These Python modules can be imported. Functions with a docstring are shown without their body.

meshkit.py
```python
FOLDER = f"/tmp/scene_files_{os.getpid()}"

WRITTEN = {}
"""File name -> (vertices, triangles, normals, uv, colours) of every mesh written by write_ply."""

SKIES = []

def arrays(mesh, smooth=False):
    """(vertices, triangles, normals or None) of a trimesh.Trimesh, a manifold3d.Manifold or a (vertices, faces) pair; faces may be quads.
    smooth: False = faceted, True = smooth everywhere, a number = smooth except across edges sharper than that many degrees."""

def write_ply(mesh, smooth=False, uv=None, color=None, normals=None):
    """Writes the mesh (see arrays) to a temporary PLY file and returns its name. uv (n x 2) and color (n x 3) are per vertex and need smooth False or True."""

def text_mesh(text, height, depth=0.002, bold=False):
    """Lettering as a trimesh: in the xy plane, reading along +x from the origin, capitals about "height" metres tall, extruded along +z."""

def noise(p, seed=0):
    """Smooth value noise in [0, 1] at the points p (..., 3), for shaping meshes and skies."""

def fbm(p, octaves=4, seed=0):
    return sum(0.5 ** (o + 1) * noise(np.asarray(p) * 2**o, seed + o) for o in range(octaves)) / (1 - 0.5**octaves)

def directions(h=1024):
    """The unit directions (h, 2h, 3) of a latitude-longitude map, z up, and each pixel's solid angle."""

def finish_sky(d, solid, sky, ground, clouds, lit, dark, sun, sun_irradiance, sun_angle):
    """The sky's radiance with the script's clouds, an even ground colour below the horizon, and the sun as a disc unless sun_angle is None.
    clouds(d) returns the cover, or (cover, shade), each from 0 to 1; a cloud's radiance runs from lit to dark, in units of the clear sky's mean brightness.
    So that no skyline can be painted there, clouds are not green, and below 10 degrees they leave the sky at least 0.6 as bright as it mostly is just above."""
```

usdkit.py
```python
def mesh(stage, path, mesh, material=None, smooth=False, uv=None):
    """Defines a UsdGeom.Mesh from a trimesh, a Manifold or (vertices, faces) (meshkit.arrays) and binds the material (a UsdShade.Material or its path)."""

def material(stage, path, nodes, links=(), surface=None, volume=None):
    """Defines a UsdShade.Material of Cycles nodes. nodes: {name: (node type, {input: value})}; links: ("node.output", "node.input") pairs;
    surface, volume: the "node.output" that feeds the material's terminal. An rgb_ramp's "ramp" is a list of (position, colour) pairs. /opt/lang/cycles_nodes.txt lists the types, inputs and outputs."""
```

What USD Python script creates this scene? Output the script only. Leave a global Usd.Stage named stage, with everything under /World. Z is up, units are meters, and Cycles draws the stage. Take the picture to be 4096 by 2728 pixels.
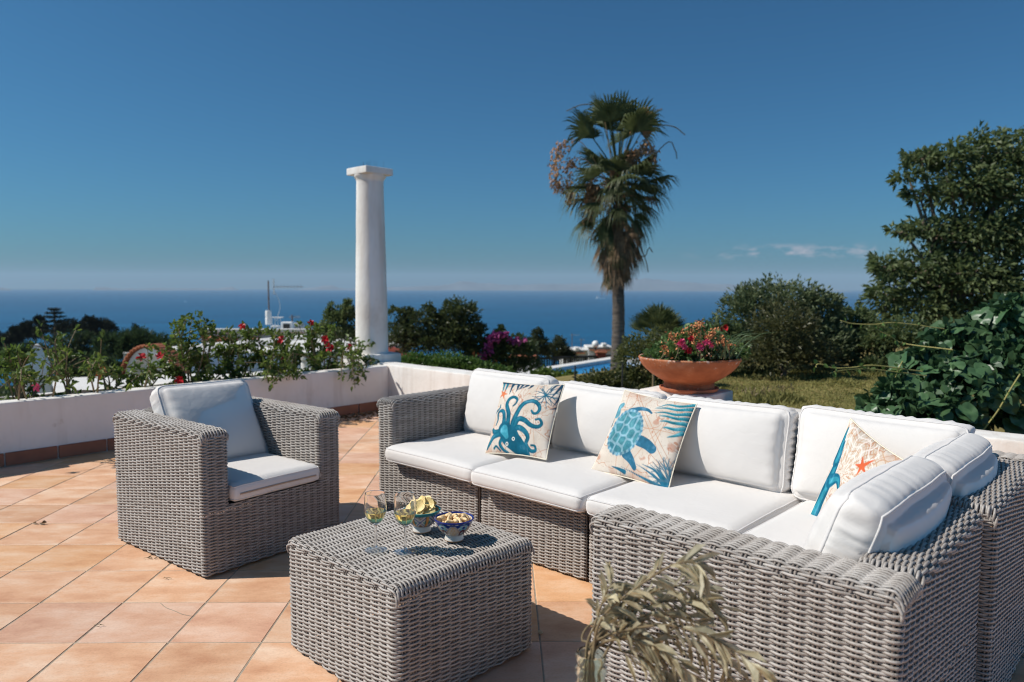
import math, random
import numpy as np, trimesh, usdkit, meshkit
from pxr import Usd, UsdGeom, UsdLux, UsdShade, Sdf, Gf, Vt
from shapely.geometry import Polygon

stage = Usd.Stage.CreateInMemory()
UsdGeom.SetStageUpAxis(stage, "Z")
UsdGeom.SetStageMetersPerUnit(stage, 1.0)
UsdGeom.Xform.Define(stage, "/World")
UsdGeom.Scope.Define(stage, "/World/Looks")
RNG = np.random.default_rng(7)

# ---------------------------------------------------------------- camera, sky, sun, exposure
CAM_H, CAM_F, EXPOSURE = 1.285, 2934.0, 0.0
PITCH, YAW, ROLL = math.radians(4.313), math.radians(0.552), math.radians(0.11)
SUN_EL, SUN_TRAVEL = math.radians(46.0), math.radians(5.0)      # light travels towards +x, 5 degrees into the picture
HAZE = 0.000032
SUN_POWER, SKY_STRENGTH = 1.2, 0.058
cy, sy, cp, sp_ = math.cos(YAW), math.sin(YAW), math.cos(PITCH), math.sin(PITCH)
FWD = np.array([sy * cp, cy * cp, -sp_]); RIGHT = np.array([cy, -sy, 0.0]); UP = np.cross(RIGHT, FWD)
RIGHT, UP = math.cos(ROLL) * RIGHT + math.sin(ROLL) * UP, -math.sin(ROLL) * RIGHT + math.cos(ROLL) * UP
EYE = np.array([0, 0, CAM_H])
cam = UsdGeom.Camera.Define(stage, "/World/camera")
cam.CreateHorizontalApertureAttr(36.0)
cam.CreateVerticalApertureAttr(36.0 * 682 / 1024)
cam.CreateFocalLengthAttr(36.0 * CAM_F / 4096)
cam.CreateFStopAttr(3.2)
cam.CreateFocusDistanceAttr(2.5)
cam.CreateClippingRangeAttr((0.05, 100000.0))
cam.CreateExposureAttr(EXPOSURE)
M = Gf.Matrix4d(*[float(x) for x in (*RIGHT, 0, *UP, 0, *(-FWD), 0, *EYE, 1)])
cam.AddTransformOp().Set(M)

to_sun = np.array([-math.cos(SUN_EL) * math.cos(SUN_TRAVEL), -math.cos(SUN_EL) * math.sin(SUN_TRAVEL), math.sin(SUN_EL)])
sun = UsdLux.DistantLight.Define(stage, "/World/sun")
sun.CreateNormalizeAttr(True); sun.CreateIntensityAttr(SUN_POWER); sun.CreateAngleAttr(0.53)
sun.CreateColorAttr(Gf.Vec3f(1.0, 0.945, 0.87))
zx = to_sun; xx = np.cross([0, 0, 1.0], zx); xx /= np.linalg.norm(xx); yx = np.cross(zx, xx)
sun.AddTransformOp().Set(Gf.Matrix4d(*[float(x) for x in (*xx, 0, *yx, 0, *zx, 0, 0, 0, 30, 1)]))
dome = UsdLux.DomeLight.Define(stage, "/World/sky")
SKY_NODES = {
    "tc": ("texture_coordinate", {}),
    "sky": ("sky_texture", {"sky_type": "single_scattering", "sun_disc": False, "sun_elevation": SUN_EL, "sun_rotation": math.atan2(to_sun[0], to_sun[1]),
                            "altitude": 150.0, "air_density": 0.85, "aerosol_density": 1.6, "ozone_density": 10.0}),
    "hs": ("mix", {"mix_type": "multiply", "fac": 1.0, "color2": (.64, 1.32, 1.36)}),
    # a thin bank of cumulus low over the sea to the right
    "sep": ("separate_xyz", {}),
    "az": ("math", {"math_type": "arctan2"}),
    "band": ("math", {"math_type": "subtract", "value2": 0.044}),
    "band2": ("math", {"math_type": "absolute"}),
    "band3": ("map_range", {"from_min": 0.002, "from_max": 0.011, "to_min": 1.0, "to_max": 0.0, "clamp": True}),
    "ad": ("math", {"math_type": "subtract", "value2": 0.40}),
    "ad2": ("math", {"math_type": "absolute"}),
    "ad3": ("map_range", {"from_min": 0.07, "from_max": 0.17, "to_min": 1.0, "to_max": 0.0, "clamp": True}),
    "cmap": ("mapping", {"scale": (38.0, 38.0, 110.0)}),
    "cn": ("noise_texture", {"scale": 1.0, "detail": 4.0, "roughness": 0.55}),
    "cr": ("map_range", {"from_min": 0.47, "from_max": 0.66, "to_min": 0.0, "to_max": 0.75, "clamp": True}),
    "m1": ("math", {"math_type": "multiply"}), "m2": ("math", {"math_type": "multiply"}),
    "mix": ("mix", {"mix_type": "mix", "color2": (8.6, 8.0, 8.8)}),
    "bg": ("background_shader", {"strength": SKY_STRENGTH}),
}
SKY_LINKS = [("sky.color", "hs.color1"), ("hs.color", "mix.color1"), ("tc.generated", "sep.vector"), ("sep.x", "az.value1"), ("sep.y", "az.value2"),
             ("sep.z", "band.value1"), ("band.value", "band2.value1"), ("band2.value", "band3.value"), ("az.value", "ad.value1"), ("ad.value", "ad2.value1"), ("ad2.value", "ad3.value"),
             ("tc.generated", "cmap.vector"), ("cmap.vector", "cn.vector"), ("cn.fac", "cr.value"),
             ("cr.result", "m1.value1"), ("band3.result", "m1.value2"), ("m1.value", "m2.value1"), ("ad3.result", "m2.value2"), ("m2.value", "mix.fac"), ("mix.color", "bg.color")]
sky_mat = usdkit.material(stage, "/World/Looks/sky_air", SKY_NODES, SKY_LINKS, surface="bg.background")
UsdShade.MaterialBindingAPI.Apply(dome.GetPrim()).Bind(sky_mat)

# ---------------------------------------------------------------- helpers: pixels of the 2354-wide photograph to places
PS = 4096 / 2354
def ray(u, v):
    return FWD + RIGHT * (u * PS - 2048) / CAM_F + UP * (1364 - v * PS) / CAM_F
def at_z(u, v, z):
    d = ray(u, v); return EYE + d * (z - CAM_H) / d[2]
def at_y(u, v, Y):
    d = ray(u, v); return EYE + d * Y / d[1]
def at_line(u, P, D):
    "ground point where the column of pixels u meets the vertical plane through P along D"
    d = ray(u, 760); n = np.array([-D[1], D[0]]); t = ((P - EYE[:2]) @ n) / (d[:2] @ n); return d[:2] * t
PXM = CAM_F / PS                      # pixels per metre at one metre

# ---------------------------------------------------------------- helpers: prims
USED = {}
def numbered(parent, name):
    k = (parent, name); USED[k] = USED.get(k, 0) + 1
    return name if USED[k] == 1 else f"{name}_{USED[k]-1:03d}"
def path_of(p):
    return "/World" if p is None else str(p.GetPath())
def keys(p, label=None, cat=None, group=None, kind=None):
    for k, x in (("label", label), ("category", cat), ("group", group), ("kind", kind)):
        if x: p.SetCustomDataByKey(k, x)
    return p
def thing(name, label, cat, loc=(0, 0, 0), rz=0.0, group=None, kind=None, xf=None):
    x = UsdGeom.Xform.Define(stage, "/World/" + numbered("/World", name))
    if xf is not None: x.AddTransformOp().Set(Gf.Matrix4d(*[float(a) for a in np.asarray(xf).T.ravel()]))
    else:
        x.AddTranslateOp().Set(Gf.Vec3d(*map(float, loc)))
        if rz: x.AddRotateZOp().Set(math.degrees(rz))
    return keys(x.GetPrim(), label, cat, group, kind)
def obj(name, mesh, m, parent=None, smooth=False, label=None, cat=None, group=None, kind=None, color=None):
    pth = path_of(parent); path = pth + "/" + numbered(pth, name)
    ms = usdkit.mesh(stage, path, mesh, m, smooth=smooth)
    ms.CreateDoubleSidedAttr(True)
    if color is not None:
        UsdGeom.PrimvarsAPI(ms).CreatePrimvar("print", Sdf.ValueTypeNames.Color3fArray, "vertex").Set(Vt.Vec3fArray.FromNumpy(np.asarray(color, np.float32)))
    return keys(ms.GetPrim(), label, cat, group, kind)
def copy_of(root, name, label, cat, group, loc, rz=0.0, scale=1.0):
    x = UsdGeom.Xform.Define(stage, "/World/" + numbered("/World", name))
    x.AddTranslateOp().Set(Gf.Vec3d(*map(float, loc))); x.AddRotateZOp().Set(math.degrees(rz)); x.AddScaleOp().Set(Gf.Vec3f(scale))
    p = x.GetPrim(); p.GetReferences().AddInternalReference(root.GetPath()); p.SetInstanceable(True)
    return keys(p, label, cat, group)

# ---------------------------------------------------------------- helpers: geometry
class MB:
    def __init__(s): s.v, s.f, s.n = [], [], 0
    def add(s, v, f):
        v = np.asarray(v, float).reshape(-1, 3); f = np.asarray(f, int)
        if f.shape[1] == 4: f = np.vstack([f[:, [0, 1, 2]], f[:, [0, 2, 3]]])
        s.v.append(v); s.f.append(f + s.n); s.n += len(v); return s
    def mesh(s, m): return s.add(*meshkit.arrays(m)[:2])
    def get(s): return np.vstack(s.v), np.vstack(s.f)
def sweep(P, N, rn, rb, k=6, caps=True):
    "tubes along the paths P (n, m, 3) whose cross-section is rn along the normals N and rb across"
    P = np.asarray(P, float); n, m, _ = P.shape
    T = np.gradient(P, axis=1); T /= np.linalg.norm(T, axis=2, keepdims=True) + 1e-12
    N = N - (N * T).sum(2, keepdims=True) * T; N /= np.linalg.norm(N, axis=2, keepdims=True) + 1e-12
    B = np.cross(T, N); a = np.arange(k) * 2 * np.pi / k
    rn = np.broadcast_to(np.asarray(rn, float), (n, m))[..., None, None]; rb = np.broadcast_to(np.asarray(rb, float), (n, m))[..., None, None]
    V = P[:, :, None] + N[:, :, None] * rn * np.cos(a)[None, None, :, None] + B[:, :, None] * rb * np.sin(a)[None, None, :, None]
    i, j, q = np.meshgrid(np.arange(n), np.arange(m - 1), np.arange(k), indexing="ij")
    b = (i * m + j) * k; q2 = (q + 1) % k
    F = np.stack([b + q, b + q2, b + k + q2, b + k + q], -1).reshape(-1, 4)
    F = np.vstack([F[:, [0, 2, 1]], F[:, [0, 3, 2]]])
    if caps:
        c = []
        for t in range(1, k - 1):
            e = np.arange(n) * m * k; c.append(np.stack([e, e + t, e + t + 1], 1)); e = e + (m - 1) * k; c.append(np.stack([e, e + t + 1, e + t], 1))
        F = np.vstack([F, *c])
    return V.reshape(-1, 3), F
def tube(pts, r, k=6):
    P = np.asarray(pts, float)[None]; T = np.gradient(P[0], axis=0); T /= np.linalg.norm(T, axis=1, keepdims=True) + 1e-12
    ref = np.array([0.31, 0.17, 0.93]) if abs(T.mean(0)[2]) < .8 * np.linalg.norm(T.mean(0)) else np.array([0.93, 0.31, 0.17])
    return sweep(P, np.broadcast_to(ref, P.shape), r, r, k)
def bez(pts, n=24):
    "smooth curve through the points (Catmull-Rom)"
    p = np.asarray(pts, float); p = np.vstack([2 * p[0] - p[1], p, 2 * p[-1] - p[-2]]); t = np.linspace(0, len(p) - 3 - 1e-9, n)
    i = t.astype(int); f = (t - i)[:, None]; a, b, c, d = p[i], p[i + 1], p[i + 2], p[i + 3]
    return .5 * (2 * b + (c - a) * f + (2 * a - 5 * b + 4 * c - d) * f**2 + (3 * b - 3 * c + d - a) * f**3)
def lathe(prof, k=32, ang=None):
    "closed profile [(r, z)...] from the axis out and back; revolve round z"
    p = np.asarray(prof, float); a = np.arange(k) * 2 * np.pi / k
    V = np.stack([p[:, None, 0] * np.cos(a), p[:, None, 0] * np.sin(a), np.broadcast_to(p[:, None, 1], (len(p), k))], -1).reshape(-1, 3)
    i, j = np.meshgrid(np.arange(len(p) - 1), np.arange(k), indexing="ij"); j2 = (j + 1) % k
    F = np.stack([i * k + j, i * k + j2, (i + 1) * k + j2, (i + 1) * k + j], -1).reshape(-1, 4)
    return V, np.vstack([F[:, [0, 1, 2]], F[:, [0, 2, 3]]])
def cbox(cx, cy_, cz, lx, ly, lz, c=0.004):
    "box with chamfered edges: hull of its 24 edge points"
    x, y, z = lx / 2, ly / 2, lz / 2; c = min(c, x * .9, y * .9, z * .9); P = []
    for a in (-1, 1):
        for b in (-1, 1):
            for d in (-1, 1):
                P += [(a * (x - c), b * (y - c), d * z), (a * (x - c), b * y, d * (z - c)), (a * x, b * (y - c), d * (z - c))]
    h = trimesh.PointCloud(np.array(P) + [cx, cy_, cz]).convex_hull
    return np.array(h.vertices), np.array(h.faces)
def rot(V, rz=0, t=(0, 0, 0)):
    c, s = math.cos(rz), math.sin(rz); V = np.asarray(V, float)
    return np.stack([c * V[:, 0] - s * V[:, 1], s * V[:, 0] + c * V[:, 1], V[:, 2]], 1) + np.asarray(t, float)
def smoothstep(a, b, x):
    t = np.clip((np.asarray(x, float) - a) / (b - a), 0, 1); return t * t * (3 - 2 * t)

# ---------------------------------------------------------------- materials
def mat(name, nodes, links=(), surface="p.BSDF", volume=None):
    return usdkit.material(stage, "/World/Looks/" + name, nodes, links, surface=surface, volume=volume)
def plain(name, col, rough=.5, var=.12, scale=20., bump=0., bscale=60., metallic=0., spec=.5, obj_space=False, dist=.02, sheen=0.):
    c = np.array(col)
    nodes = {"g": ("geometry", {}), "tc": ("texture_coordinate", {}),
             "n": ("noise_texture", {"scale": scale, "detail": 4.0, "roughness": .6}),
             "r": ("rgb_ramp", {"ramp": [(.28, tuple(c * (1 - var))), (.72, tuple(np.minimum(c * (1 + var), 1)))]}),
             "p": ("principled_bsdf", {"roughness": rough, "metallic": metallic, "specular_ior_level": spec, "sheen_weight": sheen})}
    src = "tc.object" if obj_space else "g.position"
    links = [(src, "n.vector"), ("n.fac", "r.fac"), ("r.color", "p.base_color")]
    if bump:
        nodes["bn"] = ("noise_texture", {"scale": bscale, "detail": 5.0, "roughness": .65}); nodes["b"] = ("bump", {"strength": bump, "distance": dist})
        links += [(src, "bn.vector"), ("bn.fac", "b.height"), ("b.normal", "p.normal")]
    return mat(name, nodes, links)
def leafmat(name, dark, light, rough=.45, scale=9.0, trans=.3, tip=None, spec=.4, rnd=0.0):
    dark, light = np.array(dark), np.array(light)
    stops = [(.3, tuple(dark)), (.55, tuple((dark + light) / 2)), (.72, tuple(light))] + ([(.80, tuple(tip))] if tip is not None else [])
    nodes = {"g": ("geometry", {}), "n": ("noise_texture", {"scale": scale, "detail": 3.0, "roughness": .7}),
             "r": ("rgb_ramp", {"ramp": stops}),
             "p": ("principled_bsdf", {"roughness": rough, "specular_ior_level": spec}), "t": ("translucent_bsdf", {}), "h": ("hsv", {"saturation": 1.1, "value": 1.3}),
             "m": ("mix_closure", {"fac": trans})}
    if rnd:        # every leaf its own shade
        nodes.update({"o": ("object_info", {}), "rv": ("map_range", {"from_min": 0.0, "from_max": 1.0, "to_min": 1 - rnd, "to_max": 1 + rnd}), "rh": ("hsv", {})})
        return mat(name, nodes, [("g.position", "n.vector"), ("n.fac", "r.fac"), ("o.random", "rv.value"), ("rv.result", "rh.value"), ("r.color", "rh.color"), ("rh.color", "p.base_color"), ("rh.color", "h.color"), ("h.color", "t.color"), ("p.BSDF", "m.closure1"), ("t.BSDF", "m.closure2")], surface="m.closure")
    return mat(name, nodes, [("g.position", "n.vector"), ("n.fac", "r.fac"), ("r.color", "p.base_color"), ("r.color", "h.color"), ("h.color", "t.color"), ("p.BSDF", "m.closure1"), ("t.BSDF", "m.closure2")], surface="m.closure")

m_wick = mat("wicker_strand", {"g": ("geometry", {}), "mp": ("mapping", {"scale": (7, 7, 150)}), "n": ("noise_texture", {"scale": 1.0, "detail": 3.0, "roughness": .6}),
    "n2": ("noise_texture", {"scale": 260.0, "detail": 2.0}), "mx": ("mix", {"mix_type": "mix", "fac": .35}),
    "r": ("rgb_ramp", {"ramp": [(.28, (.185, .15, .125)), (.5, (.35, .315, .285)), (.74, (.54, .505, .475))]}),
    "p": ("principled_bsdf", {"roughness": .48, "specular_ior_level": .45})},
    [("g.position", "mp.vector"), ("mp.vector", "n.vector"), ("g.position", "n2.vector"), ("n.fac", "mx.color1"), ("n2.fac", "mx.color2"), ("mx.color", "r.fac"), ("r.color", "p.base_color")])
m_stake = plain("wicker_stake", (.21, .175, .15), .5, .2, 40)
m_deck = plain("seat_deck", (.05, .045, .04), .8)
def clothmat(name, col):
    return mat(name, {"g": ("geometry", {}), "tc": ("texture_coordinate", {}), "n": ("noise_texture", {"scale": 5.0, "detail": 3.0}),
        "r": ("rgb_ramp", {"ramp": [(.3, tuple(np.array(col) * .96)), (.7, tuple(col))]}),
        "w": ("noise_texture", {"scale": 900.0, "detail": 2.0}), "w2": ("noise_texture", {"scale": 26.0, "detail": 3.0, "distortion": .6}), "wm": ("mix", {"mix_type": "mix", "fac": .12}), "cr": ("noise_texture", {"type": "ridged_multifractal", "scale": 5.5, "detail": 3.0, "roughness": .5, "distortion": .8}), "cm": ("mix", {"mix_type": "mix", "fac": .05}),
        "b": ("bump", {"strength": .22, "distance": .008}),
        "p": ("principled_bsdf", {"roughness": .85, "specular_ior_level": .2, "sheen_weight": .15})},
        [("g.position", "n.vector"), ("n.fac", "r.fac"), ("r.color", "p.base_color"), ("tc.object", "w.vector"), ("tc.object", "w2.vector"), ("w2.fac", "wm.color1"), ("w.fac", "wm.color2"), ("tc.object", "cr.vector"), ("wm.color", "cm.color1"), ("cr.fac", "cm.color2"), ("cm.color", "b.height"), ("b.normal", "p.normal")])
m_cloth = clothmat("white_canvas", (.70, .665, .635))
m_piping = clothmat("white_piping", (.66, .63, .61))
m_back_cloth = clothmat("cream_canvas", (.78, .70, .56))
m_print = mat("printed_linen", {"a": ("attribute", {"attribute": "print"}), "tc": ("texture_coordinate", {}), "w": ("noise_texture", {"scale": 500.0, "detail": 2.0}), "b": ("bump", {"strength": .2, "distance": .002}),
    "p": ("principled_bsdf", {"roughness": .85, "specular_ior_level": .15})}, [("a.color", "p.base_color"), ("tc.object", "w.vector"), ("w.fac", "b.height"), ("b.normal", "p.normal")])
m_glaze = mat("painted_glaze", {"a": ("attribute", {"attribute": "print"}), "p": ("principled_bsdf", {"roughness": .22, "specular_ior_level": .5})}, [("a.color", "p.base_color")])
def thin_glass(name, tint, ior):
    return mat(name, {"t": ("transparent_bsdf", {"color": tint}), "g": ("glossy_bsdf", {"color": (1, 1, 1), "roughness": .02}), "f": ("layer_weight", {"blend": .5}), "pw": ("math", {"math_type": "power", "value2": 2.2}), "ml": ("math", {"math_type": "multiply_add", "value2": 1.15 * (ior - .95), "value3": .05}), "m": ("mix_closure", {})}, [("f.facing", "pw.value1"), ("pw.value", "ml.value1"), ("ml.value", "m.fac"), ("t.BSDF", "m.closure1"), ("g.BSDF", "m.closure2")], surface="m.closure")
m_glass = thin_glass("clear_glass", (.94, .955, .955), 1.5)
m_green_glass = mat("sea_green_glass", {"p": ("principled_bsdf", {"base_color": (.80, .94, .91), "roughness": 0.015, "transmission_weight": 1.0, "ior": 1.45})})
m_stem_glass = mat("stem_glass", {"p": ("principled_bsdf", {"base_color": (1, 1, 1), "roughness": 0.0, "transmission_weight": 1.0, "ior": 1.5})})
m_wine = mat("white_wine", {"p": ("principled_bsdf", {"base_color": (.98, .84, .30), "roughness": 0.0, "transmission_weight": 1.0, "ior": 1.34})})
m_plaster = mat("white_plaster", {"g": ("geometry", {}), "n": ("noise_texture", {"scale": 1.6, "detail": 6.0, "roughness": .65}), "n2": ("noise_texture", {"scale": 9.0, "detail": 5.0, "roughness": .7}),
    "r": ("rgb_ramp", {"ramp": [(.28, (.64, .585, .53)), (.44, (.75, .715, .67)), (.7, (.80, .775, .745))]}),
    "r2": ("rgb_ramp", {"ramp": [(.22, (.50, .40, .31)), (.36, (1, 1, 1)), (.9, (1, 1, 1))]}), "sm": ("mapping", {"scale": (5, 5, .7)}), "sn": ("noise_texture", {"scale": 1.0, "detail": 4.0, "roughness": .6}), "sr": ("rgb_ramp", {"ramp": [(.34, (.62, .54, .47)), (.50, (1, 1, 1)), (.9, (1, 1, 1))]}), "mx2": ("mix", {"mix_type": "multiply", "fac": .38}), "mx": ("mix", {"mix_type": "multiply", "fac": .40}),
    "bn": ("noise_texture", {"scale": 22.0, "detail": 6.0, "roughness": .62}), "b": ("bump", {"strength": .32, "distance": .012}),
    "p": ("principled_bsdf", {"roughness": .9, "specular_ior_level": .15})},
    [("g.position", "n.vector"), ("g.position", "n2.vector"), ("g.position", "bn.vector"), ("n.fac", "r.fac"), ("n2.fac", "r2.fac"), ("r.color", "mx.color1"), ("r2.color", "mx.color2"), ("g.position", "sm.vector"), ("sm.vector", "sn.vector"), ("sn.fac", "sr.fac"), ("mx.color", "mx2.color1"), ("sr.color", "mx2.color2"), ("mx2.color", "p.base_color"), ("bn.fac", "b.height"), ("b.normal", "p.normal")])
m_white = plain("whitewash", (.66, .64, .61), .9, .06, 3, .3, 18)
m_pot = mat("terracotta_pot", {"g": ("geometry", {}), "n": ("noise_texture", {"scale": 7.0, "detail": 6.0, "roughness": .65}), "sx": ("separate_xyz", {}),
    "r": ("rgb_ramp", {"ramp": [(.3, (.30, .095, .04)), (.55, (.44, .155, .068)), (.75, (.55, .24, .125))]}),
    "ln": ("noise_texture", {"scale": 26.0, "detail": 5.0, "roughness": .7}),
    "zr": ("map_range", {"from_min": .735, "from_max": .80, "to_min": 0.0, "to_max": .18, "clamp": True}), "zr2": ("map_range", {"from_min": .625, "from_max": .565, "to_min": 0.0, "to_max": .13, "clamp": True}), "sm": ("math", {"math_type": "add"}), "sm2": ("math", {"math_type": "add"}),
    "lr": ("map_range", {"from_min": .66, "from_max": .74, "to_min": 0.0, "to_max": .7, "clamp": True}), "mx": ("mix", {"mix_type": "mix", "color2": (.60, .50, .43)}),
    "b": ("bump", {"strength": .25, "distance": .01}), "p": ("principled_bsdf", {"roughness": .8, "specular_ior_level": .25})},
    [("g.position", "n.vector"), ("g.position", "ln.vector"), ("n.fac", "r.fac"), ("g.position", "sx.vector"), ("sx.z", "zr.value"), ("sx.z", "zr2.value"), ("zr.result", "sm.value1"), ("zr2.result", "sm.value2"), ("sm.value", "sm2.value1"), ("ln.fac", "sm2.value2"), ("sm2.value", "lr.value"),
     ("lr.result", "mx.fac"), ("r.color", "mx.color1"), ("mx.color", "p.base_color"), ("ln.fac", "b.height"), ("b.normal", "p.normal")])
m_saucer = plain("terracotta_saucer", (.47, .16, .075), .75, .1, 12, .15, 60)
def tilemat(name, a, b, c):
    return mat(name, {"g": ("geometry", {}), "o": ("object_info", {}), "n": ("noise_texture", {"dimensions": "4D", "scale": 5.5, "detail": 6.0, "roughness": .62}), "ov": ("math", {"math_type": "multiply", "value2": 60.0}),
        "mp": ("mapping", {"scale": (.75, 1.6, 1)}), "r": ("rgb_ramp", {"ramp": [(.26, a), (.48, b), (.70, c)]}), "n2": ("noise_texture", {"scale": 110.0, "detail": 4.0, "roughness": .7}),
        "hv": ("map_range", {"from_min": 0.0, "from_max": 1.0, "to_min": .90, "to_max": 1.08}), "h": ("hsv", {}),
        "r2": ("rgb_ramp", {"ramp": [(.28, (.66, .62, .60)), (.5, (.95, .95, .95)), (.75, (1, 1, 1))]}), "mx": ("mix", {"mix_type": "multiply", "fac": .5}),
        "b": ("bump", {"strength": .12, "distance": .004}), "p": ("principled_bsdf", {"roughness": .52, "specular_ior_level": .35})},
        [("g.position", "mp.vector"), ("mp.vector", "n.vector"), ("o.random", "ov.value1"), ("ov.value", "n.w"), ("g.position", "n2.vector"), ("n.fac", "r.fac"), ("o.random", "hv.value"), ("r.color", "h.color"), ("hv.result", "h.value"), ("n2.fac", "r2.fac"), ("h.color", "mx.color1"), ("r2.color", "mx.color2"), ("mx.color", "p.base_color"), ("n2.fac", "b.height"), ("b.normal", "p.normal")])
m_tiles = [tilemat("terracotta_tile", (.56, .27, .145), (.73, .42, .25), (.84, .60, .43)), tilemat("terracotta_tile_pink", (.54, .27, .17), (.70, .41, .27), (.81, .57, .43)), tilemat("terracotta_tile_ochre", (.60, .28, .13), (.75, .42, .22), (.83, .56, .37))]
m_grout = plain("tile_grout", (.34, .275, .205), .95, .3, 30)
m_skirt = plain("skirting_tile", (.27, .10, .055), .6, .2, 8, .1, 60)
m_soil = plain("planter_soil", (.035, .025, .018), 1.0, .4, 40, .6, 60)
m_roof = plain("roof_terracotta", (.40, .13, .06), .8, .25, 8, .2, 30)
m_roof_red = plain("roof_red_paint", (.30, .07, .045), .8, .15, 6, .2, 30)
m_bark = plain("bark", (.16, .12, .085), .9, .35, 14, .6, 40)
m_palm_bark = mat("palm_bark", {"g": ("geometry", {}), "mp": ("mapping", {"scale": (4, 4, 16)}), "n": ("noise_texture", {"scale": 1.0, "detail": 5.0, "roughness": .65}), "r": ("rgb_ramp", {"ramp": [(.3, (.05, .036, .027)), (.6, (.125, .095, .07)), (.8, (.19, .15, .115))]}),
    "b": ("bump", {"strength": .8, "distance": .03}), "p": ("principled_bsdf", {"roughness": .9})}, [("g.position", "mp.vector"), ("mp.vector", "n.vector"), ("n.fac", "r.fac"), ("r.color", "p.base_color"), ("n.fac", "b.height"), ("b.normal", "p.normal")])
m_metal = plain("grey_metal", (.45, .44, .43), .4, .1, 20, metallic=.7)
m_rust = plain("brown_metal", (.16, .10, .07), .6, .2, 20)
m_iron = plain("dark_iron", (.03, .028, .026), .5, .1)
m_stone_white = plain("white_paint", (.80, .79, .77), .6, .05)
L_hib = leafmat("hibiscus_leaf", (.05, .095, .022), (.24, .30, .08), .42, 14, .38, tip=(.40, .35, .10))
L_tree = leafmat("tree_leaf", (.052, .085, .036), (.215, .25, .105), .5, 7, .34, tip=(.28, .25, .08), spec=.3)
L_pit = leafmat("pittosporum_leaf", (.045, .075, .03), (.25, .28, .14), .5, 8, .22, tip=(.21, .17, .08))
L_pine = leafmat("pine_needle", (.010, .017, .009), (.028, .038, .018), .7, 3, .1)
L_scrub = leafmat("scrub_leaf", (.022, .044, .018), (.085, .115, .045), .6, 2.5, .2)
L_light = leafmat("pale_leaf", (.05, .11, .025), (.17, .25, .07), .45, 9, .3)
L_vine = leafmat("vine_leaf", (.036, .085, .036), (.10, .175, .075), .36, 5, .14, tip=(.18, .24, .10), spec=.35, rnd=.35)
L_palm = leafmat("palm_leaf", (.045, .062, .024), (.15, .17, .075), .5, 4, .25, tip=(.27, .23, .10), spec=.25)
L_dead = leafmat("dead_palm_leaf", (.13, .08, .045), (.42, .28, .165), .8, 6, .25)
L_olive = leafmat("olive_leaf", (.33, .285, .17), (.68, .62, .45), .45, 30, .3, tip=(.72, .68, .55), rnd=.3)
L_ger = leafmat("geranium_leaf", (.07, .13, .04), (.20, .29, .10), .5, 18, .3, tip=(.30, .22, .06))
L_grassy = leafmat("grass_blade", (.06, .11, .04), (.22, .30, .15), .45, 16, .25)
L_dry = leafmat("dry_grass", (.17, .165, .05), (.37, .34, .125), .8, 3, .25)
m_red = plain("red_petal", (.50, .012, .02), .5, .25, 40)
m_pink = plain("pink_petal", (.80, .10, .22), .5, .2, 60)
m_magenta = plain("magenta_bract", (.33, .05, .19), .6, .3, 12)
m_orange = plain("orange_petal", (.60, .17, .045), .6, .3, 40)
m_fruit = plain("palm_fruit", (.44, .235, .11), .8, .35, 10)
m_twig = plain("twig", (.20, .145, .075), .8, .3, 60)
m_vinestem = plain("vine_stem", (.30, .26, .08), .7, .3, 30)

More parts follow.
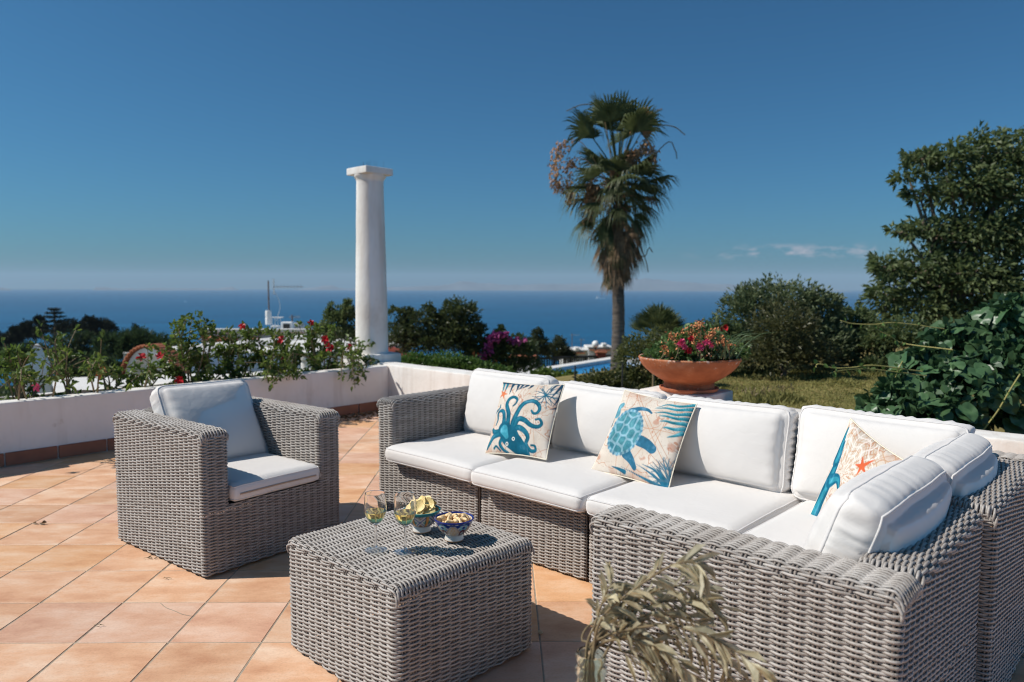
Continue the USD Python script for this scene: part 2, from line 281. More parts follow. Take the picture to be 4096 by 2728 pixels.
# ================================================================ THE SETTING
# the sofa and the terrace walls share one frame: a along the long sofa, b behind it
TH = math.radians(-43.5); UA = np.array([math.cos(TH), math.sin(TH)]); VB = np.array([-math.sin(TH), math.cos(TH)]); QO = np.array([.336, 3.10])
def wor(a, b, z=0.0):
    p = QO + np.multiply.outer(np.asarray(a, float), UA) + np.multiply.outer(np.asarray(b, float), VB)
    return np.concatenate([p, np.broadcast_to(np.asarray(z, float), p.shape[:-1])[..., None]], -1)
def loc(p):
    d = np.asarray(p)[..., :2] - QO; return d @ UA, d @ VB
def to_world(V):
    V = np.asarray(V, float); return wor(V[:, 0], V[:, 1], V[:, 2])

def rough_box(x0, x1, y0, y1, z0, z1, step=.08, amp=.004, freq=4., round_=.012, seed=0):
    "a plastered block: subdivided box with softened edges and hand-made unevenness"
    n = [max(2, int(math.ceil((b - a) / step)) + 1) for a, b in ((x0, x1), (y0, y1), (z0, z1))]
    ax = [np.linspace(a, b, k) for (a, b), k in zip(((x0, x1), (y0, y1), (z0, z1)), n)]
    ax = [np.unique(np.r_[a[0], a[0] + round_, a[1:-1], a[-1] - round_, a[-1]]) for a in ax]
    mb = MB(); lo, hi = np.array([x0, y0, z0]), np.array([x1, y1, z1])
    for d in range(3):
        e, f = [(1, 2), (2, 0), (0, 1)][d]
        for side in (0, 1):
            A, B = np.meshgrid(ax[e], ax[f], indexing="ij"); V = np.zeros(A.shape + (3,)); V[..., d] = (hi if side else lo)[d]; V[..., e] = A; V[..., f] = B
            h, w = A.shape; i, j = np.meshgrid(np.arange(h - 1), np.arange(w - 1), indexing="ij"); b = i * w + j
            F = np.stack([b, b + w, b + w + 1, b + 1], -1).reshape(-1, 4); mb.add(V.reshape(-1, 3), F if side else F[:, ::-1])
    V, F = mb.get()
    inner = np.clip(V, lo + round_, hi - round_); d = V - inner; L = np.linalg.norm(d, axis=1, keepdims=True); V = inner + d / np.maximum(L, 1e-9) * np.minimum(L, round_)
    q = V * freq; V = V + amp * 2 * (np.stack([meshkit.fbm(q + 31 * k, 3, seed + k) for k in range(3)], 1) - .5)
    return V, F

# ---------------------------------------------------------------- terrain falling to the sea
def ground_z(x, y):
    x, y = np.asarray(x, float), np.asarray(y, float)
    a = (x - QO[0]) * UA[0] + (y - QO[1]) * UA[1]; b = (x - QO[0]) * VB[0] + (y - QO[1]) * VB[1]
    r = np.hypot(x, y)
    z = -.03 - 1.15 * smoothstep(10.5, 17, y - .75 * np.maximum(x, 0)) - .13 * np.maximum(y - .6 * np.maximum(x, 0) - 25, 0)
    z = z - 1.7 * smoothstep(-4.75, -7.0, a) - .02 * np.maximum(-a - 9, 0)
    z = np.where((a > -4.8) & (b < 2.5), -.35, z)
    z = z + .10 * (meshkit.fbm(np.stack([x / 3, y / 3, 0 * x], -1), 3, 5) - .5) * smoothstep(8, 30, r)
    return np.maximum(z, -158.0)
rr = np.r_[np.linspace(.5, 14, 60), np.geomspace(14.3, 1900, 70)]; aa = np.radians(np.linspace(-75, 75, 110))
R_, A_ = np.meshgrid(rr, aa, indexing="ij"); X_, Y_ = R_ * np.sin(A_), R_ * np.cos(A_)
def grid_faces(h, w):
    i, j = np.meshgrid(np.arange(h - 1), np.arange(w - 1), indexing="ij"); b = (i * w + j).ravel()
    return np.stack([b, b + 1, b + w + 1, b + w], -1)
m_ground = mat("dry_earth", {"g": ("geometry", {}), "n": ("noise_texture", {"scale": .8, "detail": 6.0, "roughness": .65}), "r": ("rgb_ramp", {"ramp": [(.3, (.06, .065, .028)), (.5, (.20, .16, .06)), (.7, (.30, .24, .10))]}), "p": ("principled_bsdf", {"roughness": 1.0, "specular_ior_level": .1})},
    [("g.position", "n.vector"), ("n.fac", "r.fac"), ("r.color", "p.base_color")])
gp = obj("ground", (np.stack([X_, Y_, ground_z(X_, Y_)], -1).reshape(-1, 3), grid_faces(*X_.shape)), m_ground, smooth=True, kind="structure", label="dry hillside falling from the terrace to the sea")
# ---------------------------------------------------------------- the sea, reaching the horizon
SEA, REACH = -150.0, 27200.0
m_sea = mat("sea_water", {"g": ("geometry", {}), "mp": ("mapping", {"scale": (.0011, .006, 1)}), "n": ("noise_texture", {"scale": 1.0, "detail": 5.0, "roughness": .6}), "r": ("rgb_ramp", {"ramp": [(.3, (.0, .055, .135)), (.7, (.002, .105, .22))]}),
    "w": ("noise_texture", {"scale": .09, "detail": 6.0, "roughness": .7}), "b": ("bump", {"strength": .55, "distance": 2.5}), "p": ("principled_bsdf", {"roughness": .5, "specular_ior_level": .10})},
    [("g.position", "mp.vector"), ("mp.vector", "n.vector"), ("n.fac", "r.fac"), ("r.color", "p.base_color"), ("g.position", "w.vector"), ("w.fac", "b.height"), ("b.normal", "p.normal")])
sr = np.r_[0, np.geomspace(300, REACH, 40)]; sa = np.radians(np.arange(0, 360.01, 3)); SR, SAa = np.meshgrid(sr, sa, indexing="ij")
obj("sea", (np.stack([SR * np.sin(SAa), SR * np.cos(SAa), np.full_like(SR, SEA)], -1).reshape(-1, 3), grid_faces(*SR.shape)), m_sea, kind="structure", label="deep blue sea filling the view to the horizon")
# ---------------------------------------------------------------- islands and the far coast (heights in photograph pixels above the waterline)
m_hill = plain("far_hills", (.10, .11, .12), 1.0, .35, .0009)
def ridge(name, pts, dist, label, seed):
    xs = np.array([p[0] for p in pts], float); hs = np.array([p[1] for p in pts], float)
    n = max(40, int((xs[-1] - xs[0]) / 2)); px = np.linspace(xs[0], xs[-1], n); h = np.interp(px, xs, hs)
    h = h * (.9 + .2 * meshkit.fbm(np.stack([px / 22, 0 * px + seed, 0 * px], -1), 2, seed)) ; h[0] = h[-1] = 0
    top = h * dist / PXM; Dk = np.linspace(-1, 1, 11); V = []
    for k, d in enumerate(Dk):
        g = np.stack([at_y(p, 700, 1.0)[:2] for p in px]); g = g / np.linalg.norm(g, axis=1, keepdims=True) * (dist + d * 1100)
        z = SEA - 6 + (top + 6) * np.maximum(1 - abs(d)**1.6, 0) * (.9 + .2 * meshkit.fbm(np.stack([px / 24, 0 * px + d, 0 * px + seed], -1), 2, seed + 3))
        V.append(np.column_stack([g, z]))
    V = np.array(V); return obj(name, (V.reshape(-1, 3), grid_faces(V.shape[0], V.shape[1])), m_hill, smooth=True, kind="structure", label=label)
for k, (pts, lab) in enumerate([([(-14, 0), (4, 5), (22, 3), (30, 0)], "tiny hazy island at the left end of the horizon"),
        ([(214, 0), (222, 6), (240, 6), (268, 4), (282, 2), (300, 4), (312, 2), (350, 4), (420, 3), (500, 3), (520, 6), (536, 6), (548, 1), (556, 0)], "string of low hazy islands on the horizon left of the antenna"),
        ([(672, 0), (690, 2), (720, 6), (742, 9), (762, 10), (780, 5), (800, 3), (830, 3), (852, 0)], "low hazy headland on the horizon left of the column")]):
    ridge("far_island", pts, 24500.0, lab, 11 + k)
ridge("far_coast", [(852, 0), (886, 7), (930, 8), (985, 9), (1030, 13), (1058, 20), (1075, 22), (1100, 17), (1140, 15), (1200, 13), (1250, 15), (1300, 14), (1345, 16), (1390, 20), (1430, 25), (1470, 28), (1520, 25), (1570, 21), (1610, 17), (1680, 15), (1720, 12), (1800, 9), (1900, 5), (1960, 0)], 23500.0, "long hazy coast with hills across the sea", 31)
# ---------------------------------------------------------------- the air
hz = trimesh.creation.box((64000, 64000, 480 + 153)); hz.apply_translation((0, 0, (480 - 153) / 2))
m_haze = mat("pale_haze", {"v": ("principled_volume", {"color": (.70, .85, 1.0), "density": HAZE, "anisotropy": 0.0})}, surface=None, volume="v.volume") if HAZE > 0 else None
if m_haze is not None:
    obj("haze", hz, m_haze, kind="stuff", label="thin sea haze between the terrace and the far coast")

# ---------------------------------------------------------------- terrace floor, tile by tile
fl = UsdGeom.Xform.Define(stage, "/World/terrace_floor").GetPrim(); keys(fl, "terracotta tiled terrace floor", None, None, "structure")
def prism(poly, z0, z1):
    m = trimesh.creation.extrude_polygon(Polygon(poly), z1 - z0, engine="earcut"); m.apply_translation((0, 0, z0)); return m
fb = [wor(*p)[:2] for p in [(-4.5, -7), (5.5, -7), (5.5, 2.3), (-4.5, 2.3)]]
obj("grout_bed", prism(fb, -.30, -.0020), m_grout, fl)
T_ = .335; tiles = []
def tile(cx, cy_, rs):
    V, F = cbox(0, 0, -.006, T_ - .0052, T_ - .0052, .012, .0022)
    V = V[:, :] * 1.0; V[:, 2] += (rs.random() - .5) * .0012 + V[:, 0] * rs.normal(0, .0016) + V[:, 1] * rs.normal(0, .0016)
    return rot(V, rs.normal(0, .0022), (cx, cy_, 0)), F
rs = np.random.default_rng(3); far = MB(); hid = []
for r in range(-9, 18):
    for c in range(-14, 26):
        cx, cy_ = (c + .5 - 4.616) * T_, (r + .5 + 7.666) * T_
        a, b = loc(np.array([cx, cy_]))
        if a < -4.45 or b > 2.4 or cy_ < -1: continue
        inview = cy_ > 1.75 and abs(cx) < .72 * cy_ + .25
        covered = (a > -.95 and b > .25) or (a > .95) or (a > -1.2 and .2 < b < .7)
        (tiles if inview and not covered else hid).append((cx, cy_))
tiles.sort(key=lambda t: math.hypot(*t))
for i, t in enumerate(tiles[:300]): obj("tile", tile(*t, rs), m_tiles[int(rs.choice([0, 0, 1, 2]))], fl)
for t in tiles[300:] + hid: far.add(*tile(*t, rs))
obj("tiles_beyond", far.get(), m_tiles[0], fl, kind="stuff")

# ---------------------------------------------------------------- parapet walls
lw = thing("parapet_wall", "low plastered planter wall in shade along the left of the terrace", "wall")
V, F = rough_box(-4.36, -4.22, -3.6, 2.2, -.3, .455, .07, .006, 3.2, .016, 1); obj("wall_face", (to_world(V), F), m_plaster, lw, smooth=50)
V, F = rough_box(-5.0, -4.86, -3.6, 2.15, -.3, .40, .12, .006, 3.2, .014, 2); obj("rear_face", (to_world(V), F), m_plaster, lw, smooth=50)
V, F = rough_box(-4.37, -4.212, -3.7, -1.25, -.28, .545, .07, .005, 3.2, .02, 3); obj("raised_end", (to_world(V), F), m_plaster, lw, smooth=50)
V, F = rough_box(-4.87, -4.35, -3.55, 2.1, -.25, .405, .06, .03, 6, .01, 4); obj("soil", (to_world(V), F), m_soil, lw, smooth=50)
def skirting(parent, along_b, fixed, s0, s1, sgn):
    s = s0 + .02; k = 0
    while s < s1:
        e = min(s + .328, s1); mid, L = (s + e) / 2, e - s - .005
        V, F = cbox(0, 0, .052, L, .012, .094, .003)
        V = V[:, [1, 0, 2]] + [fixed, mid, 0] if along_b else V + [mid, fixed, 0]
        obj("skirting_tile", (to_world(V), F), m_skirt, parent); s += .333
skirting(lw, True, -4.211, -3.2, 2.19, 1)
rw = thing("parapet_wall", "low sunlit white parapet wall running behind the long sofa", "wall")
V, F = rough_box(-4.62, 5.2, 2.2, 2.44, -.3, .462, .07, .006, 3.0, .016, 6); obj("wall_face", (to_world(V), F), m_plaster, rw, smooth=50)
skirting(rw, False, 2.193, -4.2, 2.0, -1)
# ---------------------------------------------------------------- the column
CU, CV = -4.72, 2.36
col = thing("white_column", "tall white plastered column with square capital at the terrace corner", "column", tuple(wor(CU, CV, 0)), TH)
V, F = rough_box(-.23, .23, -.23, .23, .1, .545, .06, .006, 4, .02, 9); obj("plinth", (V, F), m_plaster, col, smooth=50)
CH = .11
prof = [(0, .52), (.178, .52), (.176, .60), (.172, 1.0), (.163, 1.5), (.153, 1.95), (.145, 2.25), (.144, 2.285), (.1455, 2.30), (.152, 2.318), (.165, 2.333), (.172, 2.345), (.174, 2.36), (0, 2.36)]
pf = np.array(prof); pf[2:, 1] = .52 + (pf[2:, 1] - .52) * (2.36 + CH - .52) / (2.36 - .52); zz = np.unique(np.r_[np.linspace(.52, pf[6, 1], 60), pf[6:-1, 1]]); rad = np.interp(zz, pf[1:-1, 1], pf[1:-1, 0])
V, F = lathe(np.column_stack([np.r_[0, rad, 0], np.r_[zz[0], zz, zz[-1]]]), 56)
k = meshkit.fbm(V * [5, 5, 2.5], 4, 3)[:, None] - .5; r_ = np.linalg.norm(V[:, :2], axis=1, keepdims=True); V[:, :2] *= 1 + k * .012 / np.maximum(r_, .05) * (r_ > .01)
obj("shaft", (V, F), m_plaster, col, smooth=60)
V, F = rough_box(-.178, .178, -.178, .178, 2.36 + CH, 2.432 + CH, .03, .003, 9, .008, 12); obj("capital", (V, F), m_plaster, col, smooth=45)
sp = MB()
for i in range(13):
    x = -.12 + .24 * i / 12 + RNG.normal(0, .008); y = RNG.normal(0, .05)
    sp.add(*tube([(x, y, 2.43 + CH), (x + RNG.normal(0, .012), y + RNG.normal(0, .01), 2.51 + CH)], .0011, 4))
obj("bird_spikes", sp.get(), m_iron, col)
V, F = cbox(.245, .02, .40, .09, .115, .12, .006); obj("bracket_box", (V, F), m_stone_white, col)
# ---------------------------------------------------------------- pedestal block on the parapet
pc = at_z(1623, 911, .548); pa, pb = loc(pc)
ped = obj("pedestal", (lambda b: (to_world(b[0]), b[1]))(rough_box(pa - .53, pa, pb, pb + .40, .30, .548, .05, .004, 5, .012, 21)), m_plaster, smooth=50, label="white plastered pedestal block under the terracotta bowl", cat="pedestal")
POT = wor(pa - .225, pb + .17, .548)

# ================================================================ WICKER
PITCH_, SP, AMP = .0069, .0405, .0048
def round_path(poly, r=.022, start=None, ds=.0101):
    "points and outward normals, evenly spaced along the rounded outline, from the point nearest start, anticlockwise"
    P = Polygon(poly).buffer(-r, join_style=2).buffer(r, resolution=8)
    c = np.array(P.exterior.coords)[::-1] if not P.exterior.is_ccw else np.array(P.exterior.coords)
    c = c[:-1]
    if start is not None: c = np.roll(c, -int(np.argmin(np.linalg.norm(c - np.asarray(start), axis=1))), 0)
    c = np.vstack([c, c[:1]]); L = np.r_[0, np.cumsum(np.linalg.norm(np.diff(c, axis=0), axis=1))]
    n = int(round(L[-1] / ds)); s = np.linspace(0, L[-1], n + 1)
    p = np.column_stack([np.interp(s, L, c[:, 0]), np.interp(s, L, c[:, 1])])
    d = np.gradient(p, axis=0); d[0] = d[-1] = p[1] - p[-2]; d /= np.linalg.norm(d, axis=1, keepdims=True)
    return s, p, np.column_stack([d[:, 1], -d[:, 0]])
def weave_ring(poly, z0, z1, start=None, phase=0, seed=0, ds=.0101, k=6):
    "horizontal strands woven round the outline over pairs of upright stakes; returns (strands, stakes)"
    rs = np.random.default_rng(seed); s, p, nr = round_path(poly, .022, start, ds)
    n = max(1, int(round((z1 - z0) / PITCH_))); zs = z0 + (np.arange(n) + .5) * (z1 - z0) / n
    i = np.arange(n)[:, None] + phase; w = AMP * np.cos(np.pi * s[None] / SP + np.pi * i + rs.normal(0, .10, (n, 1)))
    w = w * (1 + rs.normal(0, .10, w.shape))
    wob = .0012 * (meshkit.noise(np.stack([np.broadcast_to(s[None] * 7, w.shape), i * 3.7 + 0 * w, 0 * w + seed], -1)) - .5) + rs.normal(0, .0004, (n, 1))
    P = np.stack([p[None, :, 0] + w * nr[None, :, 0], p[None, :, 1] + w * nr[None, :, 1], zs[:, None] + wob], -1)
    N = np.broadcast_to(np.column_stack([nr, 0 * s])[None], P.shape)
    strands = sweep(P, N, .0033, .0037, k, caps=False)
    ks = np.arange(0, s[-1] - .02, SP); st = []
    for off in (-.0050, .0050):
        q = (ks + off) % s[-1]; x = np.column_stack([np.interp(q, s, p[:, 0]), np.interp(q, s, p[:, 1])])
        st.append(np.stack([np.column_stack([x, 0 * q + zz]) for zz in (z0, (z0 + z1) / 2, z1)], 1))
    st = np.concatenate(st)
    return strands, sweep(st, np.broadcast_to([.6, .8, 0.], st.shape), .0036, .0036, 5, caps=False)
def arc_map(s, L, r):
    "arc length s along a flat strip of length L with rounded ends of radius r: (position, drop, tangent tilt normal)"
    q = np.pi / 2 * r; f = L - 2 * r; x, d, n = np.zeros_like(s), np.zeros_like(s), np.zeros_like(s)
    lo, hi = s < q, s > q + f
    m = ~(lo | hi); x[m] = r + s[m] - q
    a = (q - s[lo]) / r; x[lo] = r - r * np.sin(np.minimum(a, np.pi / 2)); d[lo] = r * (1 - np.cos(np.minimum(a, np.pi / 2))) + r * np.maximum(a - np.pi / 2, 0); n[lo] = -np.sin(np.minimum(a, np.pi / 2))
    a = (s[hi] - q - f) / r; x[hi] = L - r + r * np.sin(np.minimum(a, np.pi / 2)); d[hi] = r * (1 - np.cos(np.minimum(a, np.pi / 2))) + r * np.maximum(a - np.pi / 2, 0); n[hi] = np.sin(np.minimum(a, np.pi / 2))
    return x, d, n
def weave_top(x0, x1, y0, y1, H, along_x=True, r=.022, seed=0, ds=.0101, k=6, ends=(1, 1), sides=(1, 1)):
    "the woven top of a wall or table: strands along its length, rolling over the rim; returns (strands, stakes)"
    rs = np.random.default_rng(seed); L, W = (x1 - x0, y1 - y0) if along_x else (y1 - y0, x1 - x0)
    TL, TW = L - 2 * r + np.pi * r, W - 2 * r + np.pi * r
    n = max(2, int(round(TW / PITCH_))); t = (np.arange(n) + .5) * TW / n; s = np.linspace(-.012 * ends[0], TL + .012 * ends[1], int(TL / ds) + 2)
    T, dt, nt = arc_map(t, W, r); S, dsd, ns = arc_map(s, L, r)
    w = AMP * np.cos(np.pi * (s[None] - np.pi / 2 * r + r) / SP + np.pi * np.arange(n)[:, None] + rs.normal(0, .10, (n, 1))) * (1 + rs.normal(0, .1, (n, len(s))))
    N = np.stack([np.broadcast_to(ns[None], w.shape), np.broadcast_to(nt[:, None], w.shape), np.sqrt(np.maximum(1 - ns[None]**2, .0)) * np.sqrt(np.maximum(1 - nt[:, None]**2, 0)) + 1e-4], -1); N /= np.linalg.norm(N, axis=2, keepdims=True)
    P = np.stack([np.broadcast_to(S[None], w.shape), np.broadcast_to(T[:, None], w.shape), H - dsd[None] - dt[:, None]], -1) + N * w[..., None]
    P[..., 1] += rs.normal(0, .0004, (n, 1))
    ts = np.linspace(0, TW, max(12, int(TW / .012))); T2, d2, n2 = arc_map(ts, W, r); q0 = np.arange(0, L + .001, SP); q0 = q0[(q0 > .015) & (q0 < L - .015)]; q = np.concatenate([q0 - .0050, q0 + .0050])
    P2 = np.stack([np.broadcast_to(q[:, None], (len(q), len(ts))), np.broadcast_to(T2[None], (len(q), len(ts))), np.broadcast_to(H - d2[None], (len(q), len(ts)))], -1)
    N2 = np.broadcast_to(np.column_stack([0 * n2, n2, np.sqrt(np.maximum(1 - n2**2, 0)) + 1e-4])[None], P2.shape)
    out = []
    for X, NN in ((P, N), (P2, N2)):
        X = X.copy(); NN = np.array(NN)
        if not along_x: X, NN = X[..., [1, 0, 2]], NN[..., [1, 0, 2]]
        X[..., 0] += x0; X[..., 1] += y0; out.append((X, NN))
    return sweep(*out[0], .0033, .0037, k, caps=True), sweep(*out[1], .0037, .0037, 5, caps=False)
def split(mesh, tests):
    "shares a mesh's triangles out over named regions of the plan"
    V, F = mesh; c = V[F].mean(1); left = np.ones(len(F), bool); out = {}
    for nm, t in tests:
        m = left & t(c); left &= ~m; out[nm] = m
    r = {}
    for nm, m in out.items():
        if m.any():
            u, inv = np.unique(F[m], return_inverse=True); r[nm] = (V[u], inv.reshape(-1, 3))
    return r
WIN = .006
def inset(poly): return list(Polygon(poly).buffer(-WIN, join_style=2).exterior.coords)[:-1]
def prune(mesh, hide):
    V, F = mesh; c = V[F].mean(1); m = np.ones(len(F), bool)
    for h in hide: m &= ~h(c)
    u, inv = np.unique(F[m], return_inverse=True); return V[u], inv.reshape(-1, 3)
def seat_unit(t, W, D, H, HB, arms, backs, seed, ds=.0101, k=5, hide=()):
    """a wicker seat unit standing from (0,0) to (W,D), front at y=0: base ring to HB, then a wall to H along the sides named in
    arms ('left', 'right': (from x, to x)) and backs; each wall gets its woven top."""
    full = [(0, 0), (W, 0), (W, D), (0, D)]
    from shapely.geometry import box as sbox
    from shapely.ops import unary_union
    regs = {**{("arm", i): a for i, a in enumerate(arms)}, **{("backrest", i): b for i, b in enumerate(backs)}}
    nb = int(round((HB - .012) / PITCH_)); zb = .012 + nb * PITCH_; nt_ = int(round((H - .026 - zb) / PITCH_)); zt = zb + nt_ * PITCH_
    ring = weave_ring(inset(full), .012, zb, (0, D), 0, seed, ds, k)
    obj("base", prune(ring[0], hide), m_wick, t, smooth=True); obj("base_stakes", ring[1], m_stake, t, smooth=True)
    V, F = cbox(W / 2, D / 2, zb - .015, W - .05, D - .05, .02, .004); obj("seat_deck", (V, F), m_deck, t)
    for x in (.06, W - .06):
        for y in (.06, D - .06): obj("foot", cbox(x, y, .008, .045, .045, .016, .003), m_iron, t)
    U = unary_union([sbox(*r) for r in regs.values()]); U = U if U.geom_type == "Polygon" else max(U.geoms, key=lambda g: g.area)
    up = weave_ring(list(U.buffer(-WIN, join_style=2).exterior.coords)[:-1], zb, zt, (0, D), nb, seed + 1, ds, k)
    names = [(kk, (lambda r: (lambda c: (c[:, 0] > r[0] - .03) & (c[:, 0] < r[2] + .03) & (c[:, 1] > r[1] - .03) & (c[:, 1] < r[3] + .03)))(r)) for kk, r in regs.items()]
    A, B = split(prune(up[0], hide), names), split(up[1], names)
    for i, (kk, r) in enumerate(regs.items()):
        nm = kk[0]; part = MB()
        if kk in A: part.add(*A[kk])
        x0, y0, x1, y1 = r[0] + WIN, r[1] + WIN, r[2] - WIN, r[3] - WIN
        tp = weave_top(x0, x1, y0, y1, H - .006, (x1 - x0) > (y1 - y0), .022, seed + 5 + i, ds, k)
        part.add(*tp[0]); p = obj(nm, part.get(), m_wick, t, smooth=True)
        st = MB().add(*tp[1])
        if kk in B: st.add(*B[kk])
        obj("stakes", st.get(), m_stake, p, smooth=True)
    return zb
def fr(a, b): return tuple(wor(a, b, 0))
E1, E2, E3 = "corner wicker sofa units", "", ""
s1 = thing("sofa_unit", "left end unit of the grey wicker corner sofa with an armrest", "sofa unit", fr(-1.465, 0), TH)
seat_unit(s1, .820, .80, .655, .325, [(0, 0, .15, .80)], [(.15, .66, .820, .80)], 100, hide=[lambda c: c[:, 0] > .808])
s2 = thing("sofa_unit", "armless grey wicker sofa unit second from the left end", "sofa unit", fr(-.640, 0), TH)
seat_unit(s2, .665, .80, .655, .325, [], [(0, .66, .665, .80)], 110, hide=[lambda c: c[:, 0] > .653, lambda c: (c[:, 0] < .012) & (c[:, 1] > .05)])
s3 = thing("sofa_unit", "armless grey wicker sofa unit beside the corner one", "sofa unit", fr(.030, -.012), TH)
seat_unit(s3, .645, .81, .655, .325, [], [(0, .67, .645, .81)], 120, hide=[lambda c: c[:, 0] > .633, lambda c: (c[:, 0] < .012) & (c[:, 1] > .05)])
s4 = thing("sofa_unit", "corner unit of the grey wicker sofa at the right edge of the picture", "sofa unit", fr(.68, -.07), TH)
seat_unit(s4, .835, .87, .665, .325, [], [(0, .73, .835, .87), (.675, 0, .835, .73)], 130, .0101, 5, hide=[lambda c: (c[:, 1] < .012) & (c[:, 0] < .80), lambda c: (c[:, 0] < .012) & (c[:, 1] > .05)])
s5 = thing("sofa_unit", "near end unit of the grey wicker sofa with its arm towards the olive branches", "sofa unit", fr(.68, -.865), TH)
seat_unit(s5, .805, .790, .655, .325, [(0, 0, .805, .155)], [(.655, .155, .805, .790)], 140, .0081, 6, hide=[lambda c: (c[:, 1] > .778) & (c[:, 0] > .04)])

# ---------------------------------------------------------------- armchair
ch_f = at_z(471, 1329, .012)[:2]; CA = math.radians(51.8)
def ch(x, y, z=0.0): c, s = math.cos(CA), math.sin(CA); return (ch_f[0] + c * x - s * y, ch_f[1] + s * x + c * y, z)
chair = thing("armchair", "grey wicker armchair standing alone on the left of the terrace", "armchair", ch(0, 0), CA)
CWD, CDP = .755, .835
seat_unit(chair, CWD, CDP, .655, .310, [(0, 0, .135, CDP), (CWD - .135, 0, CWD, CDP)], [(.135, CDP - .14, CWD - .135, CDP)], 160, .0101, 5)

# ---------------------------------------------------------------- coffee table
TBA = math.radians(-44.6); tb0 = at_z(911, 1357, .400)[:2]            # the near corner of the top
c_, s_ = math.cos(TBA), math.sin(TBA); TW_, TD_, TH_ = .640, .600, .405
tb_l = tb0 - np.array([c_, s_]) * TW_
table = thing("coffee_table", "square grey wicker coffee table carrying wine and snacks", "table", (tb_l[0], tb_l[1], 0), TBA)
rg = weave_ring(inset([(0, 0), (TW_, 0), (TW_, TD_), (0, TD_)]), .012, TH_ - .030, (0, TD_), 0, 170, .0081, 6)
obj("sides", rg[0], m_wick, table, smooth=True); obj("side_stakes", rg[1], m_stake, table, smooth=True)
tp = weave_top(WIN, TW_ - WIN, WIN, TD_ - WIN, TH_ - .006, True, .022, 171, .0081, 6)
obj("tabletop", tp[0], m_wick, table, smooth=True); obj("top_stakes", tp[1], m_stake, table, smooth=True)
V, F = cbox(TW_ / 2, TD_ / 2, TH_ - .05, TW_ - .06, TD_ - .06, .02, .004); obj("under_board", (V, F), m_deck, table)
for x in (.06, TW_ - .06):
    for y in (.06, TD_ - .06): obj("foot", cbox(x, y, .008, .045, .045, .016, .003), m_iron, table)

# ================================================================ CUSHIONS
def puffy(w, d, h, puff, rc=.035, n=26, seed=0, wr=.004, gather=0., zpuff=None, edge_r=None):
    "a stuffed box w x d x h centred on the origin: bulging faces, rounded edges, creases; vertices and faces"
    mb = MB(); er = edge_r or h * .38; s = np.linspace(-1, 1, n); hv = np.linspace(-1, 1, max(8, n // 2))
    half = np.array([w, d, h]) / 2
    def warp(P):
        Q = P * half; lim = half - [rc, rc, er]; inner = np.clip(Q, -lim, lim)
        e = (Q - inner) / [rc, rc, er]; L = np.linalg.norm(e, axis=1, keepdims=True); mx = np.abs(e).max(1, keepdims=True)
        R = inner + np.where(L > 1e-9, e / np.maximum(L, 1e-9) * mx, 0) * [rc, rc, er]
        fx, fy, fz = [1 - np.abs(P[:, k])**2.2 for k in range(3)]
        R[:, 2] += np.sign(P[:, 2]) * np.abs(P[:, 2])**2 * puff * np.maximum(fx * fy, 0)**.8
        R[:, 0] += np.sign(P[:, 0]) * (np.abs(P[:, 0])**6) * puff * .35 * (fz - .45) ; R[:, 1] += np.sign(P[:, 1]) * (np.abs(P[:, 1])**6) * puff * .35 * (fz - .45)
        sag = puff * .30 * (np.abs(P[:, 0])**8 * (1 - P[:, 1]**2) + np.abs(P[:, 1])**8 * (1 - P[:, 0]**2)); c = np.maximum(np.abs(P[:, 0]), np.abs(P[:, 1]))
        R[:, :2] *= (1 - .022 * (1 - np.minimum(np.abs(P[:, 0] * P[:, 1]), 1)) * c)[:, None]
        q = R * [7, 7, 7] + seed * 3.1
        R[:, 2] += wr * 2 * (meshkit.fbm(q, 3, seed) - .5) * np.sign(P[:, 2]) * (np.abs(P[:, 2]) > .6)
        if gather:
            ang = np.arctan2(R[:, 1] / d, R[:, 0] / w); per = np.where(np.abs(P[:, 0]) > np.abs(P[:, 1]), R[:, 1], R[:, 0])
            g = np.sin(per * 2 * np.pi / .034 + 4 * meshkit.noise(np.column_stack([per * 9, 0 * per + seed, 0 * per])) * 3) * (c**10) * np.clip(1 - (P[:, 2] / .64)**2, 0, 1) * 1.6
            R[:, :2] *= (1 - gather * g / np.maximum(half[:2].min(), .1))[:, None]
            rad = np.exp(-((1 - c) / .16)**2) * (1 - c**14) * (np.abs(P[:, 2]) > .8); R[:, 2] += np.sign(P[:, 2]) * gather * 1.6 * np.sin(per * 2 * np.pi / .06 + 9 * meshkit.noise(np.column_stack([per * 6, 0 * per + seed + 5, 0 * per]))) * rad
        return R
    for dd in range(3):
        e, f = [(1, 2), (2, 0), (0, 1)][dd]; A, B = np.meshgrid(hv if e == 2 else s, hv if f == 2 else s, indexing="ij")
        for side in (-1, 1):
            P = np.zeros(A.shape + (3,)); P[..., dd] = side; P[..., e] = A; P[..., f] = B; h_, w_ = A.shape
            F = grid_faces(h_, w_); mb.add(warp(P.reshape(-1, 3)), F[:, ::-1] if side > 0 else F)
    V, F = mb.get(); m = trimesh.Trimesh(V, F, process=False); m.merge_vertices(digits_vertex=6); trimesh.repair.fix_normals(m)
    def seam(z, inset_=.0):
        k = np.linspace(-1, 1, 30); P = np.concatenate([np.column_stack([k, 0 * k - 1, 0 * k + z]), np.column_stack([0 * k + 1, k, 0 * k + z]), np.column_stack([-k, 0 * k + 1, 0 * k + z]), np.column_stack([0 * k - 1, -k, 0 * k + z])])
        keep = np.r_[True, np.linalg.norm(np.diff(P, axis=0), axis=1) > 1e-6]; R = warp(P[keep]); return R
    return (np.array(m.vertices), np.array(m.faces)), seam
def piping(R, r=.0038):
    R = np.vstack([R, R[:2]]); c = R.mean(0); N = R - c; N /= np.linalg.norm(N, axis=1, keepdims=True)
    return sweep(R[None], N[None], r, r, 6, caps=False)
